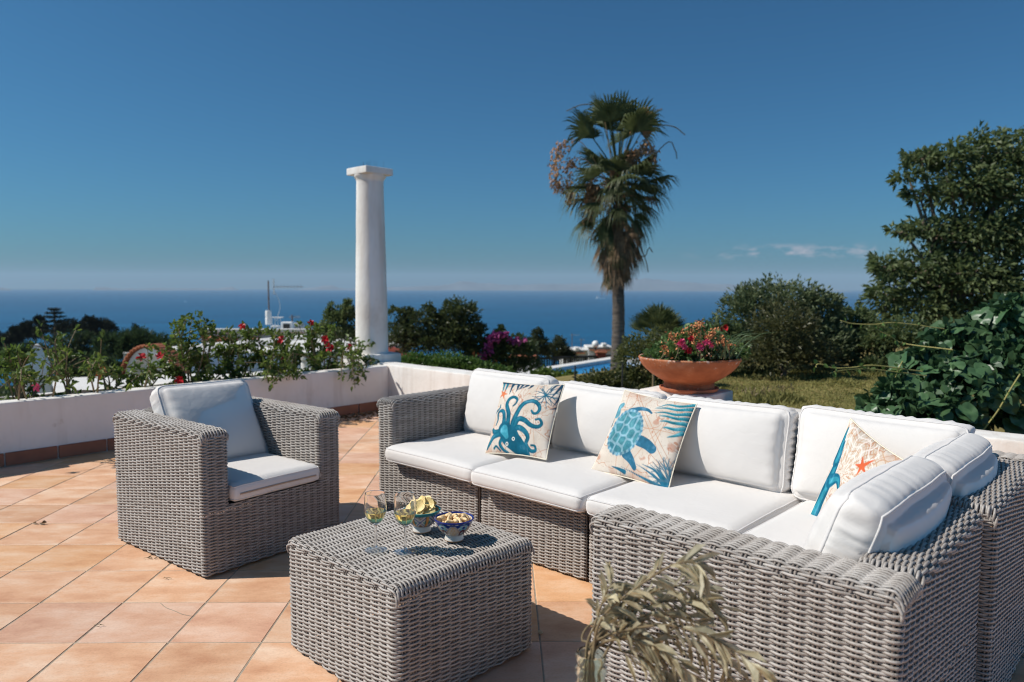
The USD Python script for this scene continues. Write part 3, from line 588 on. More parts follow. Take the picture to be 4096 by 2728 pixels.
def frame(x, y, z, o):
    m = np.eye(4); m[:3, 0], m[:3, 1], m[:3, 2], m[:3, 3] = x, y, z, o; return m
U3, V3, Z3 = np.array([*UA, 0]), np.array([*VB, 0]), np.array([0, 0, 1.0])
def seat_cushion(label, a0, a1, b0, b1, z0, h, seed, tilt=0.0, group=None):
    w, d = a1 - a0, b1 - b0; o = wor((a0 + a1) / 2, (b0 + b1) / 2, z0 + h / 2)
    t = thing("seat_cushion", label, "cushion", xf=frame(U3, V3, Z3, o), group=group)
    (V, F), seam = puffy(w, d, h, .012, .034, 26, seed, .003)
    obj("cover", (V, F), m_cloth, t, smooth=True)
    for z in (.80, -.80): obj("piping", piping(seam(z)), m_piping, t, smooth=True)
    return t
seat_cushion("white seat cushion beside the left armrest of the long sofa", -1.312, -.617, -.07, .66, .325, .088, 1)
seat_cushion("white seat cushion second from the left armrest, jutting out over the table side", -.612, .062, -.095, .655, .327, .090, 2)
seat_cushion("white seat cushion third from the left armrest, behind the near arm", .068, .732, -.085, .655, .326, .090, 3)
seat_cushion("white seat cushion in the corner of the sofa under the whale tail pillow", .738, 1.33, -.11, .655, .322, .088, 4)
seat_cushion("white seat cushion half hidden behind the near arm of the sofa", .715, 1.325, -.705, -.118, .322, .086, 5)
def back_cushion(label, p_bl, p_br, lean, w, h, d, seed, roll=0.0, zlift=0.0):
    "stands with its lower front edge from p_bl to p_br, leaning back"
    p_bl, p_br = np.asarray(p_bl, float), np.asarray(p_br, float); x = p_br - p_bl; x /= np.linalg.norm(x)
    nback = np.cross(Z3, x); up = math.cos(lean) * Z3 + math.sin(lean) * nback; up = up - (up @ x) * x; up /= np.linalg.norm(up)
    x2 = math.cos(roll) * x + math.sin(roll) * up; up2 = np.cross(np.cross(x2, up), x2); up2 = up - (up @ x2) * x2; up2 /= np.linalg.norm(up2); zf = np.cross(x2, up2)
    o = (p_bl + p_br) / 2 + up2 * (h / 2) - zf * (d / 2)
    t = thing("back_cushion", label, "cushion", xf=frame(x2, up2, zf, o))
    (V, F), seam = puffy(w, h, d, .056, .05, 34, seed, .005, gather=.0022, edge_r=d * .34)
    obj("cover", (V, F), m_cloth, t, smooth=True)
    for z in (.66, -.66): obj("piping", piping(seam(z)), m_piping, t, smooth=True)
    return t
zc = .412
back_cushion("white back cushion next to the left armrest of the long sofa", wor(-1.30, .475, zc), wor(-.66, .475, zc), math.radians(11), .62, .385, .15, 11, .0)
back_cushion("white back cushion between the octopus pillow and the turtle pillow", wor(-.60, .475, zc), wor(.02, .475, zc), math.radians(11), .625, .368, .15, 12, -.015)
back_cushion("white back cushion behind the right side of the turtle pillow", wor(.07, .465, zc), wor(.67, .465, zc), math.radians(10), .605, .366, .15, 13, .01)
back_cushion("white back cushion behind the whale tail pillow in the sofa corner", wor(.70, .475, zc), wor(1.31, .475, zc), math.radians(11), .62, .385, .15, 14, -.01)
back_cushion("white back cushion seen from behind at the near end of the sofa", wor(1.135, -.05, zc + .003), wor(1.135, -.655, zc + .003), math.radians(19), .605, .40, .155, 15, .0)
back_cushion("white back cushion seen from behind beyond the near one", wor(1.16, .53, zc), wor(1.16, -.04, zc), math.radians(19), .575, .385, .15, 16, .0)
# ---------------------------------------------------------------- armchair cushions
def chair_frame(o, rx=0.0):
    c, s = math.cos(CA), math.sin(CA); x, y = np.array([c, s, 0]), np.array([-s, c, 0]); return x, y
cx3, cy3 = chair_frame(0)
t = thing("seat_cushion", "white seat cushion with a zip on the wicker armchair", "cushion", xf=frame(cx3, cy3, Z3, ch(CWD / 2, .315, .310 + .045)))
(V, F), seam = puffy(CWD - .275, .66, .088, .008, .025, 26, 21, .002); obj("cover", (V, F), m_cloth, t, smooth=True)
for z in (.80, -.80): obj("piping", piping(seam(z), .003), m_piping, t, smooth=True)
zk = seam(-.12)[:30]; zk[:, 1] -= .0015; obj("zip", sweep(zk[None, 2:-2], np.broadcast_to([0, -1.0, 0], zk[None, 2:-2].shape), .0025, .0045, 6), plain("zip_tape", (.42, .30, .22), .6), t, smooth=True)
obj("zip_pull", cbox(CWD / 2 - .145, -.334, -.008, .006, .004, .016, .001), m_metal, t)
bl, br = np.array(ch(.14, .40, .385)), np.array(ch(CWD - .14, .40, .385))
bcc = back_cushion("white back cushion leaning in the wicker armchair", bl, br, math.radians(30), .50, .47, .14, 22, -.02)

# ================================================================ BUILDINGS AND GARDEN THINGS
def gz(p): return float(ground_z(p[0], p[1]))
def zpx(v, Y): return CAM_H + Y * ray(1177, v)[2] / ray(1177, v)[1]
def pbox(u0, u1, v0, v1, Y, depth, c=.02):
    "a box whose camera-facing side spans the pixels (u0..u1, v0..v1) at distance Y"
    A, B = at_y(u0, v0, Y), at_y(u1, v1, Y); return cbox((A[0] + B[0]) / 2, Y + depth / 2, (A[2] + B[2]) / 2, B[0] - A[0], depth, A[2] - B[2], c)
# --- white vaulted house below the planter: barrel roof with a tiled arch at its left end
h = thing("vaulted_house", "white house with a barrel roof and a terracotta tiled arch below the planter wall", "house")
vc = at_y(350, 882, 12.6); vr = .62; ax = np.array([.42, .91, 0]); ax /= np.linalg.norm(ax); sx = np.array([.91, -.42, 0]); sx /= np.linalg.norm(sx)
def vault(r0, r1, s0, s1, z=0.0, n=28, squash=.98):
    a = np.linspace(0, np.pi, n); P = []
    for r, s in ((r1, s0), (r1, s1), (r0, s1), (r0, s0)):
        P.append(vc + np.outer(np.cos(a) * r, sx) + np.outer(np.sin(a) * r * squash, [0, 0, 1.0]) + ax * s + [0, 0, z])
    V = np.array(P); F = grid_faces(4, n); F2 = np.stack([3 * n + np.arange(n - 1), 3 * n + np.arange(1, n), np.arange(1, n), np.arange(n - 1)], 1)
    return V.reshape(-1, 3), np.vstack([F, F2])
mb = MB().add(*vault(.0, vr, .10, 4.3)); obj("roof", mb.get(), m_white, h, smooth=40)
obj("arch_rim", vault(.52, vr + .02, -.03, .12), m_white, h, smooth=40)
V, F = cbox(0, 0, 0, 4.2, 1.2, 2.6, .02); R2 = rot(V, math.atan2(ax[1], ax[0]), vc + ax * 2.25 + [0, 0, -1.32]); obj("wall", (R2, F), m_white, h)
for i in range(24):
    a = math.pi * (i + .5) / 24; r = vr + .035; c = vc + sx * math.cos(a) * r + np.array([0, 0, math.sin(a) * r * .98]); tt = []
    for q in np.linspace(0, np.pi, 6):
        tt.append((math.cos(q) * .05, math.sin(q) * .045))
    tg = -sx * math.sin(a) + np.array([0, 0, math.cos(a) * .98]); nn = sx * math.cos(a) + np.array([0, 0, math.sin(a)]); P = []
    for s in (-.10, .20):
        for (x, y) in tt: P.append(c + tg * x + nn * y + ax * s)
    for s in (-.10, .20):
        for (x, y) in tt: P.append(c + tg * x * .7 + nn * (y * .7 - .004) + ax * s)
    F = np.vstack([grid_faces(2, 6), grid_faces(2, 6) + 12, [[k, k + 1, k + 13, k + 12] for k in range(5)]]); obj("roof_tile", (np.array(P), np.vstack([F[:, [0, 1, 2]], F[:, [0, 2, 3]]])), m_roof, h)
V, F = cbox(0, 0, 0, 5.0, 1.9, .35, .05); obj("lower_roof", (rot(V, .30, at_y(470, 905, 11.3) + [0, .4, 0]), F), m_white, h)
V, F = cbox(0, 0, 0, 3.2, 2.6, 2.2, .06); obj("rear_wing", (rot(V, .10, at_y(660, 800, 14.0) + [0, 1.2, -1.12]), F), m_white, h)
V, F = cbox(0, 0, 0, 2.6, 2.6, 2.2, .06); obj("rear_wing", (rot(V, .10, at_y(765, 785, 15.0) + [0, 1.2, -1.12]), F), m_white, h)
# --- two whitewashed chimneys with pointed caps
def chimney(u, vtop, vbot, Y, w, label):
    t = at_y(u, vtop, Y); zb = gz(t) - .2; H = t[2] - zb
    k = thing("chimney", label, "chimney", (t[0], t[1], zb), .5)
    V, F = cbox(0, 0, (H - .42) / 2, w, w, H - .42, .015); obj("stack", (V, F), m_white, k)
    V, F = lathe([(0, H - .42), (w * .78, H - .42), (w * .76, H - .36), (w * .60, H - .24), (w * .36, H - .12), (w * .22, H - .05), (w * .12, H - .012), (0, H)], 4); obj("cap", (rot(V, math.pi / 4), F), m_white, k, smooth=35)
    V, F = cbox(w * .5, 0, H - .62, .02, w * .45, .16, .003); obj("vent", (V, F), m_iron, k)
chimney(85, 790, 905, 9.0, .27, "whitewashed chimney with pointed cap behind the left end of the planter")
k = at_y(704, 806, 9.6); t = thing("chimney_pot", "small white mushroom capped chimney pot behind the red flowers near the column", "chimney pot", (k[0], k[1], gz(k)))
H = k[2] - gz(k); V, F = lathe([(0, 0), (.075, 0), (.07, H - .13), (.095, H - .12), (.10, H - .06), (.085, H - .015), (.045, H), (0, H)], 18); obj("shaft", (V, F), m_white, t, smooth=50)
# --- flat roofed house with aerials
YB = 24.0; hb = thing("flat_roof_house", "long white flat roofed house with aerials on its roof, in front of the sea", "house")
obj("wall", pbox(462, 822, 762, 900, YB, 1.6), m_white, hb); obj("parapet", pbox(458, 826, 756, 764, YB - .1, .25, .01), m_white, hb)
for i, (u0, v0, u1, v1) in enumerate([(466, 776, 545, 783), (578, 780, 620, 788), (655, 781, 822, 779)]):
    A, B = at_y(u0, v0, YB - .16), at_y(u1, v1, YB - .16); n = max(4, int(np.linalg.norm(B - A) / .16)); mbt = MB()
    for q in range(n):
        c = A + (B - A) * (q + .5) / n; mbt.add(*tube([c + [0, -.16, -.05], c + [0, .14, .04]], .075, 6))
    obj("roof_tiles", mbt.get(), m_roof, hb, kind="stuff")
for (u0, u1, v0, v1) in [(590, 601, 763, 770), (706, 724, 770, 776), (568, 584, 786, 792)]: obj("window", pbox(u0, u1, v0, v1, YB - .14, .1, .005), m_iron, hb)
def aerial(u, vtop, vbot, Y, ub, vb, ue, n, label, el=7, panel=True):
    b = at_y(u, vbot, Y); tp_ = at_y(u, vtop, Y); t = thing("aerial", label, "aerial", (b[0], b[1], b[2])); H = tp_[2] - b[2]
    obj("mast", tube([(0, 0, 0), (0, 0, H)], .022, 8), m_rust, t)
    A, B = at_y(ub, vb, Y) - b, at_y(ue, vb, Y) - b; obj("boom", tube([A, B], .011, 6), m_metal, t); el_ = MB()
    for q in range(n):
        c = A + (B - A) * (q + .3) / n; L = .085; el_.add(*tube([c - [0, L, 0], c + [0, L, 0]], .007, 5)); el_.add(*tube([c - [0, 0, .06], c + [0, 0, .06]], .006, 5))
    obj("elements", el_.get(), m_metal, t, kind="stuff")
    if panel:
        g = MB(); c = A + [.02, 0, 0]
        for q in range(7): g.add(*tube([c + [0, -.16, -.24 + .08 * q], c + [0, .16, -.24 + .08 * q]], .006, 4))
        g.add(*tube([c + [0, 0, -.26], c + [0, 0, .26]], .016, 5)); obj("reflector", g.get(), m_stone_white, t, kind="stuff")
    return t, b
ant, ab = aerial(619, 645, 746, YB + .5, 628, 659, 697, 9, "tall television aerial with a long boom rising from the flat white roof")
cab = bez([at_y(632, 672, YB + .5) - ab, at_y(641, 690, YB + .5) - ab, at_y(643, 712, YB + .5) - ab, at_y(634, 738, YB + .5) - ab], 14); obj("cable", tube(cab, .008, 5), m_stone_white, ant)
for q, v in enumerate((722, 738)):
    c = at_y(617, v, YB + .45) - ab; V, F = lathe([(0, -.12), (.085, -.12), (.095, -.09), (.095, .09), (.085, .12), (0, .12)], 16); obj("amplifier", (V + c, F), m_stone_white, ant, smooth=40)
aerial(672, 724, 748, YB + 1.0, 665, 729, 690, 6, "short slanted aerial beside the silver water tank", panel=False)
def drum(u0, u1, v0, v1, Y, label, m):
    A, B = at_y(u0, v0, Y), at_y(u1, v1, Y); r = (A[2] - B[2]) / 2; L = B[0] - A[0]; c = (A + B) / 2
    t = thing("water_tank", label, "water tank", tuple(c))
    pr = [(0, -L / 2), (r * .8, -L / 2), (r, -L / 2 + .06), (r, L / 2 - .06), (r * .8, L / 2), (0, L / 2)]; V, F = lathe(pr, 20); obj("drum", (V[:, [2, 1, 0]] * [1, 1, -1], F), m, t, smooth=40)
    for x in (-.3, .3): obj("cradle", cbox(x * L, 0, -r - .06, .06, r * 1.4, .2, .01), m_rust, t)
drum(669, 698, 741, 760, YB + .8, "silver horizontal water tank on the flat white roof", m_metal)
t = at_y(638, 749, YB + .7); cg = thing("vent_cage", "small white wire cage box on the flat roof beside the tall aerial", "vent cage", tuple(t))
for x in (-.14, -.05, .05, .14): obj("bar", tube([(x, -.12, 0), (x, -.12, .28)], .008, 5), m_stone_white, cg)
obj("cage_lid", cbox(0, 0, .28, .36, .30, .03, .004), m_stone_white, cg); obj("cage_base", cbox(0, 0, -.02, .36, .30, .06, .004), m_stone_white, cg)
t = at_y(662, 757, YB + .4); ob_ = thing("roof_unit", "white box unit in front of the silver tank on the flat roof", "roof unit", tuple(t)); obj("casing", cbox(0, 0, .10, .36, .3, .30, .02), m_stone_white, ob_); obj("grille", cbox(0, -.155, .10, .22, .01, .18, .002), m_iron, ob_)
# --- red roof behind the column
rr_ = thing("red_roof_house", "house with a low red roof just right of the column base", "house"); A, B, C_, D_ = at_y(700, 796, 17.0), at_y(1000, 838, 14.5), at_y(985, 862, 12.0), at_y(690, 822, 12.5)
A = at_y(790, 800, 17.0); A[2] = zpx(799, 17.0)
def slab(P, th):
    P = np.array(P); n = np.cross(P[1] - P[0], P[3] - P[0]); n /= np.linalg.norm(n); n = n if n[2] > 0 else -n; V = np.vstack([P, P - n * th]); return V, np.array([[0, 1, 2, 3], [7, 6, 5, 4], [0, 4, 5, 1], [1, 5, 6, 2], [2, 6, 7, 3], [3, 7, 4, 0]])
roof_q = [at_y(800, 800, 16.0), at_y(908, 801, 16.0), at_y(1000, 836, 13.5), at_y(960, 862, 12.0)]
V, F = slab([at_y(796, 806, 14.5), at_y(905, 801, 15.0), at_y(1005, 838, 12.5), at_y(880, 862, 11.5)], .12); obj("roof", (V, F), m_roof_red, rr_)
for q in range(16):
    f = (q + .5) / 16; a_ = V[0] * (1 - f) + V[3] * f; b_ = V[1] * (1 - f) + V[2] * f; obj("roof_ridge", tube([a_ + [0, 0, .015], b_ + [0, 0, .015]], .03, 6), m_roof_red, rr_)
c = V[:4].mean(0); obj("wall", cbox(c[0], c[1] + .2, c[2] - 1.3, 1.6, 1.6, 2.0, .02), m_white, rr_)
# --- far white houses by the water, right of centre
def far_house(u0, u1, v0, v1, Y, label, extras):
    t = thing("far_house", label, "house"); obj("wall", pbox(u0, u1, v0, v1 + 60, Y, 3.0, .05), m_white, t); obj("parapet", pbox(u0 - 2, u1 + 2, v0 - 3, v0, Y - .2, .4, .02), m_white, t)
    for (a, b, c, d, m, nm) in extras: obj(nm, pbox(a, b, c, d, Y - .3, .8, .03), m, t)
far_house(1295, 1352, 807, 818, 46, "far pale flat roofed house left of the globe lamp", [(1322, 1332, 799, 807, m_white, "roof_hut"), (1306, 1316, 801, 807, m_white, "roof_hut"), (1324, 1330, 801, 804, m_iron, "vent"), (1300, 1345, 811, 813, m_roof, "tile_band")])
far_house(1352, 1412, 800, 816, 52, "far white flat roofed house right of the globe lamp beside the palm trunk", [(1385, 1395, 790, 799, m_white, "roof_hut"), (1387, 1393, 792, 795, m_iron, "vent"), (1356, 1404, 804, 806, m_roof, "tile_band")])
aerial(1315, 766, 800, 46.3, 1311, 770, 1332, 6, "far aerial standing on the pale house roof", panel=False)
aerial(1336, 778, 802, 46.4, 1332, 781, 1345, 5, "shorter far aerial right of its taller neighbour", panel=False)
def globe_lamp(u, v, vb, Y, label):
    p = at_y(u, v, Y); zb = gz(p); t = thing("globe_lamp", label, "lamp", (p[0], p[1], zb)); H = p[2] - zb
    obj("post", tube([(0, 0, 0), (0, 0, H - .1)], .03, 8), m_iron, t); s = trimesh.creation.icosphere(2, .13); obj("globe", (np.array(s.vertices) + [0, 0, H], np.array(s.faces)), m_stone_white, t, smooth=True)
    V, F = lathe([(0, H - .15), (.05, H - .15), (.06, H - .10), (0, H - .10)], 10); obj("collar", (V, F), m_iron, t)
globe_lamp(1369, 791, 830, 27, "globe lamp on a post in front of the far white house")
globe_lamp(1258, 806, 840, 26, "globe lamp on a post among the bushes left of the pool")
# --- pool, fence, canopies
pz = -1.12; pool = thing("swimming_pool", "bright blue swimming pool below the garden", "pool")
def atp(u, v): return at_z(u, v, pz)
edge = [atp(1150, 884), atp(1262, 857), atp(1425, 830), atp(1490, 842), atp(1440, 905), atp(1170, 935)]
def flat(P, z):
    P = np.array(P); m = trimesh.creation.triangulate_polygon(Polygon(P[:, :2]), engine="earcut"); return np.column_stack([m[0], np.full(len(m[0]), z)]), m[1]
m_water = mat("pool_water", {"g": ("geometry", {}), "n": ("noise_texture", {"scale": 1.5, "detail": 3.0}), "r": ("rgb_ramp", {"ramp": [(.3, (.004, .16, .42)), (.7, (.01, .27, .58))]}), "w": ("noise_texture", {"scale": 3.0, "detail": 3.0}), "b": ("bump", {"strength": .3, "distance": .05}), "p": ("principled_bsdf", {"roughness": .08, "specular_ior_level": .4})},
    [("g.position", "n.vector"), ("n.fac", "r.fac"), ("r.color", "p.base_color"), ("g.position", "w.vector"), ("w.fac", "b.height"), ("b.normal", "p.normal")])
V, F = flat(edge, pz); obj("water", (V, F), m_water, pool)
for i in range(len(edge)):
    a_, b_ = edge[i], edge[(i + 1) % len(edge)]; L = np.linalg.norm(b_ - a_); V, F = cbox(0, 0, 0, L + .3, .38, .12, .015); mid = (a_ + b_) / 2; d = (b_ - a_)[:2] / L; nrm = np.array([d[1], -d[0]]); ctr = np.mean(np.array(edge), 0)[:2]; nrm = nrm if (mid[:2] - ctr) @ nrm > 0 else -nrm
    obj("coping", (rot(V, math.atan2(d[1], d[0]), (mid[0] + nrm[0] * .19, mid[1] + nrm[1] * .19, pz + .05)), F), m_white, pool)
V, F = flat([np.array([*(np.mean(np.array(edge), 0)[:2] + (e[:2] - np.mean(np.array(edge), 0)[:2]) * 1.35), 0]) for e in edge], pz - .03); obj("pool_deck", (V, F), m_white, pool)
fc = thing("fence", "dark wooden railing fence beyond the pool", "fence"); fa, fb_ = at_y(1195, 827, 24.0), at_y(1412, 812, 27.5); fa[2], fb_[2] = zpx(826, 24.0), zpx(817, 27.5)
nf = 42; zl = -.62
obj("rail", tube([fa, fb_], .045, 6), m_iron, fc); obj("rail", tube([fa + [0, 0, zl], fb_ + [0, 0, zl]], .04, 6), m_iron, fc)
for q in range(nf + 1): p = fa + (fb_ - fa) * q / nf; obj("baluster", tube([p + [0, 0, -.03], p + [0, 0, zl - .05]], .05 if q % 7 == 0 else .024, 5), m_iron, fc)
p = at_y(1381, 826, 26.9); bp_ = thing("brick_pillar", "small brick pillar in the dark fence beyond the pool", "pillar", (p[0], p[1], p[2] - .6)); obj("shaft", cbox(0, 0, .35, .34, .34, 1.0, .02), m_roof_red, bp_); obj("cap", cbox(0, 0, .87, .42, .42, .06, .01), m_roof, bp_)
def parasol(u, v, Y, w, label):
    p = at_y(u, v, Y); zb = gz(p); t = thing("parasol", label, "parasol", (p[0], p[1], zb)); H = max(p[2] - zb, .8); obj("pole", tube([(0, 0, 0), (0, 0, H)], .025, 8), m_stone_white, t)
    V, F = lathe([(0, H), (w * .45, H - .16), (w, H - .38), (w, H - .50), (w * .98, H - .50), (w * .97, H - .39), (0, H - .03)], 8); obj("canopy", (V, F), m_stone_white, t)
parasol(1186, 829, 21.0, .55, "white parasol half hidden in the bougainvillea")
parasol(1140, 846, 20.0, .40, "second white parasol, further left and lower behind the leaves")
t = at_y(1216, 842, 21.5); pv = thing("pavilion", "small white pavilion roof with a red ridge at the left end of the pool", "pavilion", (t[0], t[1], 0)); V, F = lathe([(0, t[2] + .12), (.95, t[2] - .18), (.95, t[2] - .26), (0, t[2] - .2)], 4); obj("roof", (rot(V, .5), F), m_stone_white, pv); obj("wall", cbox(0, 0, t[2] - .75, .9, .9, 1.1, .02), m_white, pv)
A, B = at_y(1165, 823, 23), at_y(1232, 826, 23); tr = thing("tiled_wall", "low wall with a red tiled top beyond the pavilion", "wall"); obj("wall", cbox((A + B)[0] / 2, 23.2, A[2] - .5, B[0] - A[0], .3, .9, .01), m_white, tr); obj("tile_top", cbox((A + B)[0] / 2, 23.2, A[2], B[0] - A[0] + .1, .5, .12, .02), m_roof, tr)
# wire fence of thin stakes in front of the hedge
for i, (u, v0, v1) in enumerate([(1322, 842, 900), (1431, 838, 905), (1502, 858, 905)]):
    p = at_y(u, v0, 8.6); t = thing("fence_stake", ["thin dark garden stake left of the palm trunk", "thin dark garden stake right of the palm trunk", "brown garden stake beside the terracotta bowl"][i], "stake", (p[0], p[1], -.1)); obj("rod", tube([(0, 0, 0), (0, 0, p[2] + .1)], .011 if i < 2 else .017, 6), m_iron if i < 2 else m_twig, t); obj("tip", cbox(0, 0, p[2] + .105, .016, .016, .012, .002), m_iron, t)
# --- ships
def ship(u, v, label, L, nm="ship"):
    d = ray(u, v); t = (SEA - CAM_H) / d[2]; p = EYE + d * t; k = t * np.linalg.norm(d) / PXM; s = L * k / 24
    x = thing(nm, label, nm, (p[0], p[1], SEA), .12)
    hull = prism([(-12 * s, -1.6 * s), (9 * s, -1.6 * s), (12 * s, 0), (9 * s, 1.6 * s), (-12 * s, 1.6 * s)], 0, 2.4 * s); obj("hull", hull, m_stone_white, x); obj("bridge", cbox(-7 * s, 0, 4.2 * s, 6 * s, 2.6 * s, 3.6 * s, .2 * s), m_stone_white, x); obj("deckhouse", cbox(1 * s, 0, 3.0 * s, 9 * s, 2.2 * s, 1.3 * s, .1 * s), m_metal, x); obj("funnel", cbox(-8.5 * s, 0, 6.6 * s, 1.4 * s, 1.2 * s, 1.6 * s, .1 * s), m_roof_red, x)
ship(1381, 687, "white ship far out on the sea left of the palm trunk", 22)
ship(427, 694, "tiny white boat far out on the left part of the sea", 6, "boat")

# ================================================================ PLANTS
def unit(v): return v / (np.linalg.norm(v, axis=-1, keepdims=True) + 1e-12)
def leaves(P, D, L, W, rs, fold=.22, bend=.25, wide=False):
    "folded leaf blades: bases P, directions D"
    n = len(P); D = unit(D); L = np.broadcast_to(L, n)[:, None]; W = np.broadcast_to(W, n)[:, None]
    s = unit(np.cross(D, unit(rs.normal(0, 1, (n, 3)) + [0, 0, .6]))); nn = np.cross(s, D); tip = P + D * L - nn * L * bend * rs.random((n, 1)) - np.array([0, 0, 1]) * L * bend * .4
    if not wide:
        m = P + D * L * .48; V = np.stack([P, m + s * W / 2 + nn * W * fold, tip, m - s * W / 2 + nn * W * fold], 1)
        F = np.array([[0, 1, 2], [0, 2, 3]])
    else:
        m, q = P + D * L * .33, P + D * L * .70; V = np.stack([P, m + s * W / 2 + nn * W * fold, q + s * W * .38 + nn * W * fold * .6, tip, q - s * W * .38 + nn * W * fold * .6, m - s * W / 2 + nn * W * fold], 1)
        F = np.array([[0, 1, 2], [0, 2, 3], [0, 3, 4], [0, 4, 5]])
    k = V.shape[1]; return V.reshape(-1, 3), (F[None] + (np.arange(n) * k)[:, None, None]).reshape(-1, 3)
def ball(rs, n): return unit(rs.normal(0, 1, (n, 3)))
def crown(blobs, Y, n, leaf, rs, depth=.8, per=12, cl=.10, inner=.25, up=.25, wide=False, jit=0.0):
    "leaves in clumps through ellipsoids given in photograph pixels (x, y, rx, ry) at distance Y; returns mesh and the blobs' centres and radii in metres"
    k = Y / PXM; C, Rr = [], []
    for b in blobs:
        dy = b[4] if len(b) > 4 else 0; c = at_y(b[0], b[1], Y + dy); r = np.array([b[2], (b[2] + b[3]) / 2 * depth, b[3]]) * k; C.append(c); Rr.append(r)
    C, Rr = np.array(C), np.array(Rr); w = Rr[:, 0] * Rr[:, 2]; nc = max(4, n // per); idx = rs.choice(len(C), nc, p=w / w.sum())
    d = ball(rs, nc); d[:, 2] = np.where(d[:, 2] < -.3, -d[:, 2] * .6, d[:, 2]); rad = np.where(rs.random(nc) < inner, rs.random(nc) ** .5 * .8, .72 + .42 * rs.random(nc))[:, None]
    cc = C[idx] + unit(d) * rad * Rr[idx]; out = unit(cc - C[idx] + 1e-6)
    crad = cl * Rr[idx].mean(1) * 2; per_ = np.repeat(np.arange(nc), per); off = ball(rs, nc * per) * (rs.random((nc * per, 1)) ** .6) * crad[per_][:, None]
    P = cc[per_] + off; D = unit(off) * .55 + out[per_] * .55 + rs.normal(0, .35, (nc * per, 3)) + [0, 0, up]
    L = leaf[0] * (.6 + .7 * rs.random(nc * per)); return leaves(P, D, L, L * leaf[1], rs, wide=wide), C, Rr, cc
def limbs(base, C, Rr, r0, rs, cc=None, nt=0):
    mb = MB(); top = C.mean(0); mid = base * .45 + top * .55 + [0, 0, -.1]; tr = bez([base, base * .7 + mid * .3 + rs.normal(0, .03, 3), mid], 8); rads = np.linspace(r0, r0 * .55, 8); P = tr[None]; T = sweep(P, np.broadcast_to([1., .2, 0], P.shape), rads[None], rads[None], 9)
    mb.add(*T); lm = MB()
    for c, r in zip(C, Rr):
        q = bez([mid, (mid + c) / 2 + rs.normal(0, .12, 3) * r.mean(), c], 7)[None]; rr0 = np.linspace(r0 * .4, r0 * .1, 7)[None]; lm.add(*sweep(q, np.broadcast_to([1., .2, .1], q.shape), rr0, rr0, 6))
    if cc is not None and nt:
        for c in cc[rs.choice(len(cc), min(nt, len(cc)), False)]:
            j = int(np.argmin(np.linalg.norm(C - c, axis=1))); q = bez([C[j], (C[j] + c) / 2 + rs.normal(0, .05, 3), c], 5)[None]; rr0 = np.linspace(r0 * .13, r0 * .04, 5)[None]; lm.add(*sweep(q, np.broadcast_to([1., .2, .1], q.shape), rr0, rr0, 4))
    return mb.get(), lm.get()
def plant(name, label, cat, blobs, Y, n, leaf, m, seed, r0=.05, group=None, nt=0, flowers=(), **kw):
    rs = np.random.default_rng(seed); cr, C, Rr, cc = crown(blobs, Y, n, leaf, rs, **kw); b = C.mean(0).copy(); b[2] = gz(b) - .05
    t = thing(name, label, cat, group=group); tk, lm = limbs(b, C, Rr, r0, rs, cc, nt)
    obj("trunk" if cat == "tree" else "stem", tk, m_bark, t, smooth=True); obj("branches", lm, m_bark, t, smooth=True, kind="stuff"); obj("crown" if cat == "tree" else "foliage", cr, m, t, kind="stuff")
    for nm, mm, cnt, size, region in flowers:
        P = []
        for (x, y, rx, ry) in region:
            for _ in range(cnt):
                a = ball(rs, 1)[0]; P.append(at_y(x, y, Y - .25) + a * np.array([rx, (rx + ry) / 2 * .5, ry]) * Y / PXM * rs.random() ** .5)
        P = np.array(P); obj(nm, leaves(P, ball(rs, len(P)), size * (.6 + .7 * rs.random(len(P))), size * .8, rs, wide=True), mm, t, kind="stuff")
    return t
plant("tree", "large dark leafy tree filling the upper right of the picture", "tree", [(2335, 365, 75, 62), (2262, 345, 45, 38), (2180, 385, 58, 52), (2120, 372, 36, 26), (2090, 412, 36, 22), (2115, 455, 42, 26), (2215, 450, 95, 62), (2330, 460, 90, 90), (2078, 532, 36, 18), (2150, 545, 72, 42), (2250, 560, 100, 70), (2340, 570, 80, 90), (2036, 618, 38, 28), (2110, 632, 85, 55), (2220, 665, 115, 80), (2330, 690, 90, 90), (2040, 690, 42, 50), (2120, 725, 85, 50), (2230, 760, 100, 60), (2330, 780, 90, 60)],
      13.0, 21000, (.125, .42), L_tree, 41, .16, nt=260, per=16, cl=.15, inner=.22, up=-.15, depth=1.0)
plant("shrub", "big rounded pittosporum bush with leaf rosettes right of the terracotta bowl", "shrub", [(1790, 702, 105, 52), (1715, 725, 58, 58), (1880, 722, 55, 55), (1800, 800, 145, 85), (1700, 835, 75, 75), (1905, 805, 55, 75)], 11.5, 15000, (.085, .34), L_pit, 42, .08, per=13, cl=.11, up=.5)
plant("shrub", "brownish bush in front of the big rounded pittosporum", "shrub", [(1800, 770, 70, 70), (1770, 830, 90, 60), (1850, 830, 70, 55)], 10.4, 6500, (.065, .38), leafmat("rusty_leaf", (.04, .05, .02), (.17, .16, .065), tip=(.28, .17, .07)), 43, .05, per=10, cl=.12)
plant("shrub", "dark bush with a red flower between the fan palm and the pittosporum", "shrub", [(1640, 765, 42, 26), (1620, 820, 60, 55), (1675, 800, 40, 50)], 10.8, 4200, (.075, .42), L_tree, 44, .05, per=12, cl=.12, flowers=[("flower", m_red, 3, .09, [(1663, 752, 5, 4)])])
plant("shrub", "yellow green hedge bush left of the terracotta bowl", "shrub", [(1475, 832, 52, 58), (1525, 802, 48, 42), (1440, 885, 42, 40), (1565, 865, 60, 60), (1500, 880, 60, 40)], 9.6, 8500, (.05, .48), leafmat("hedge_leaf", (.045, .065, .02), (.21, .21, .075), tip=(.34, .24, .09)), 45, .04, per=9, cl=.12)
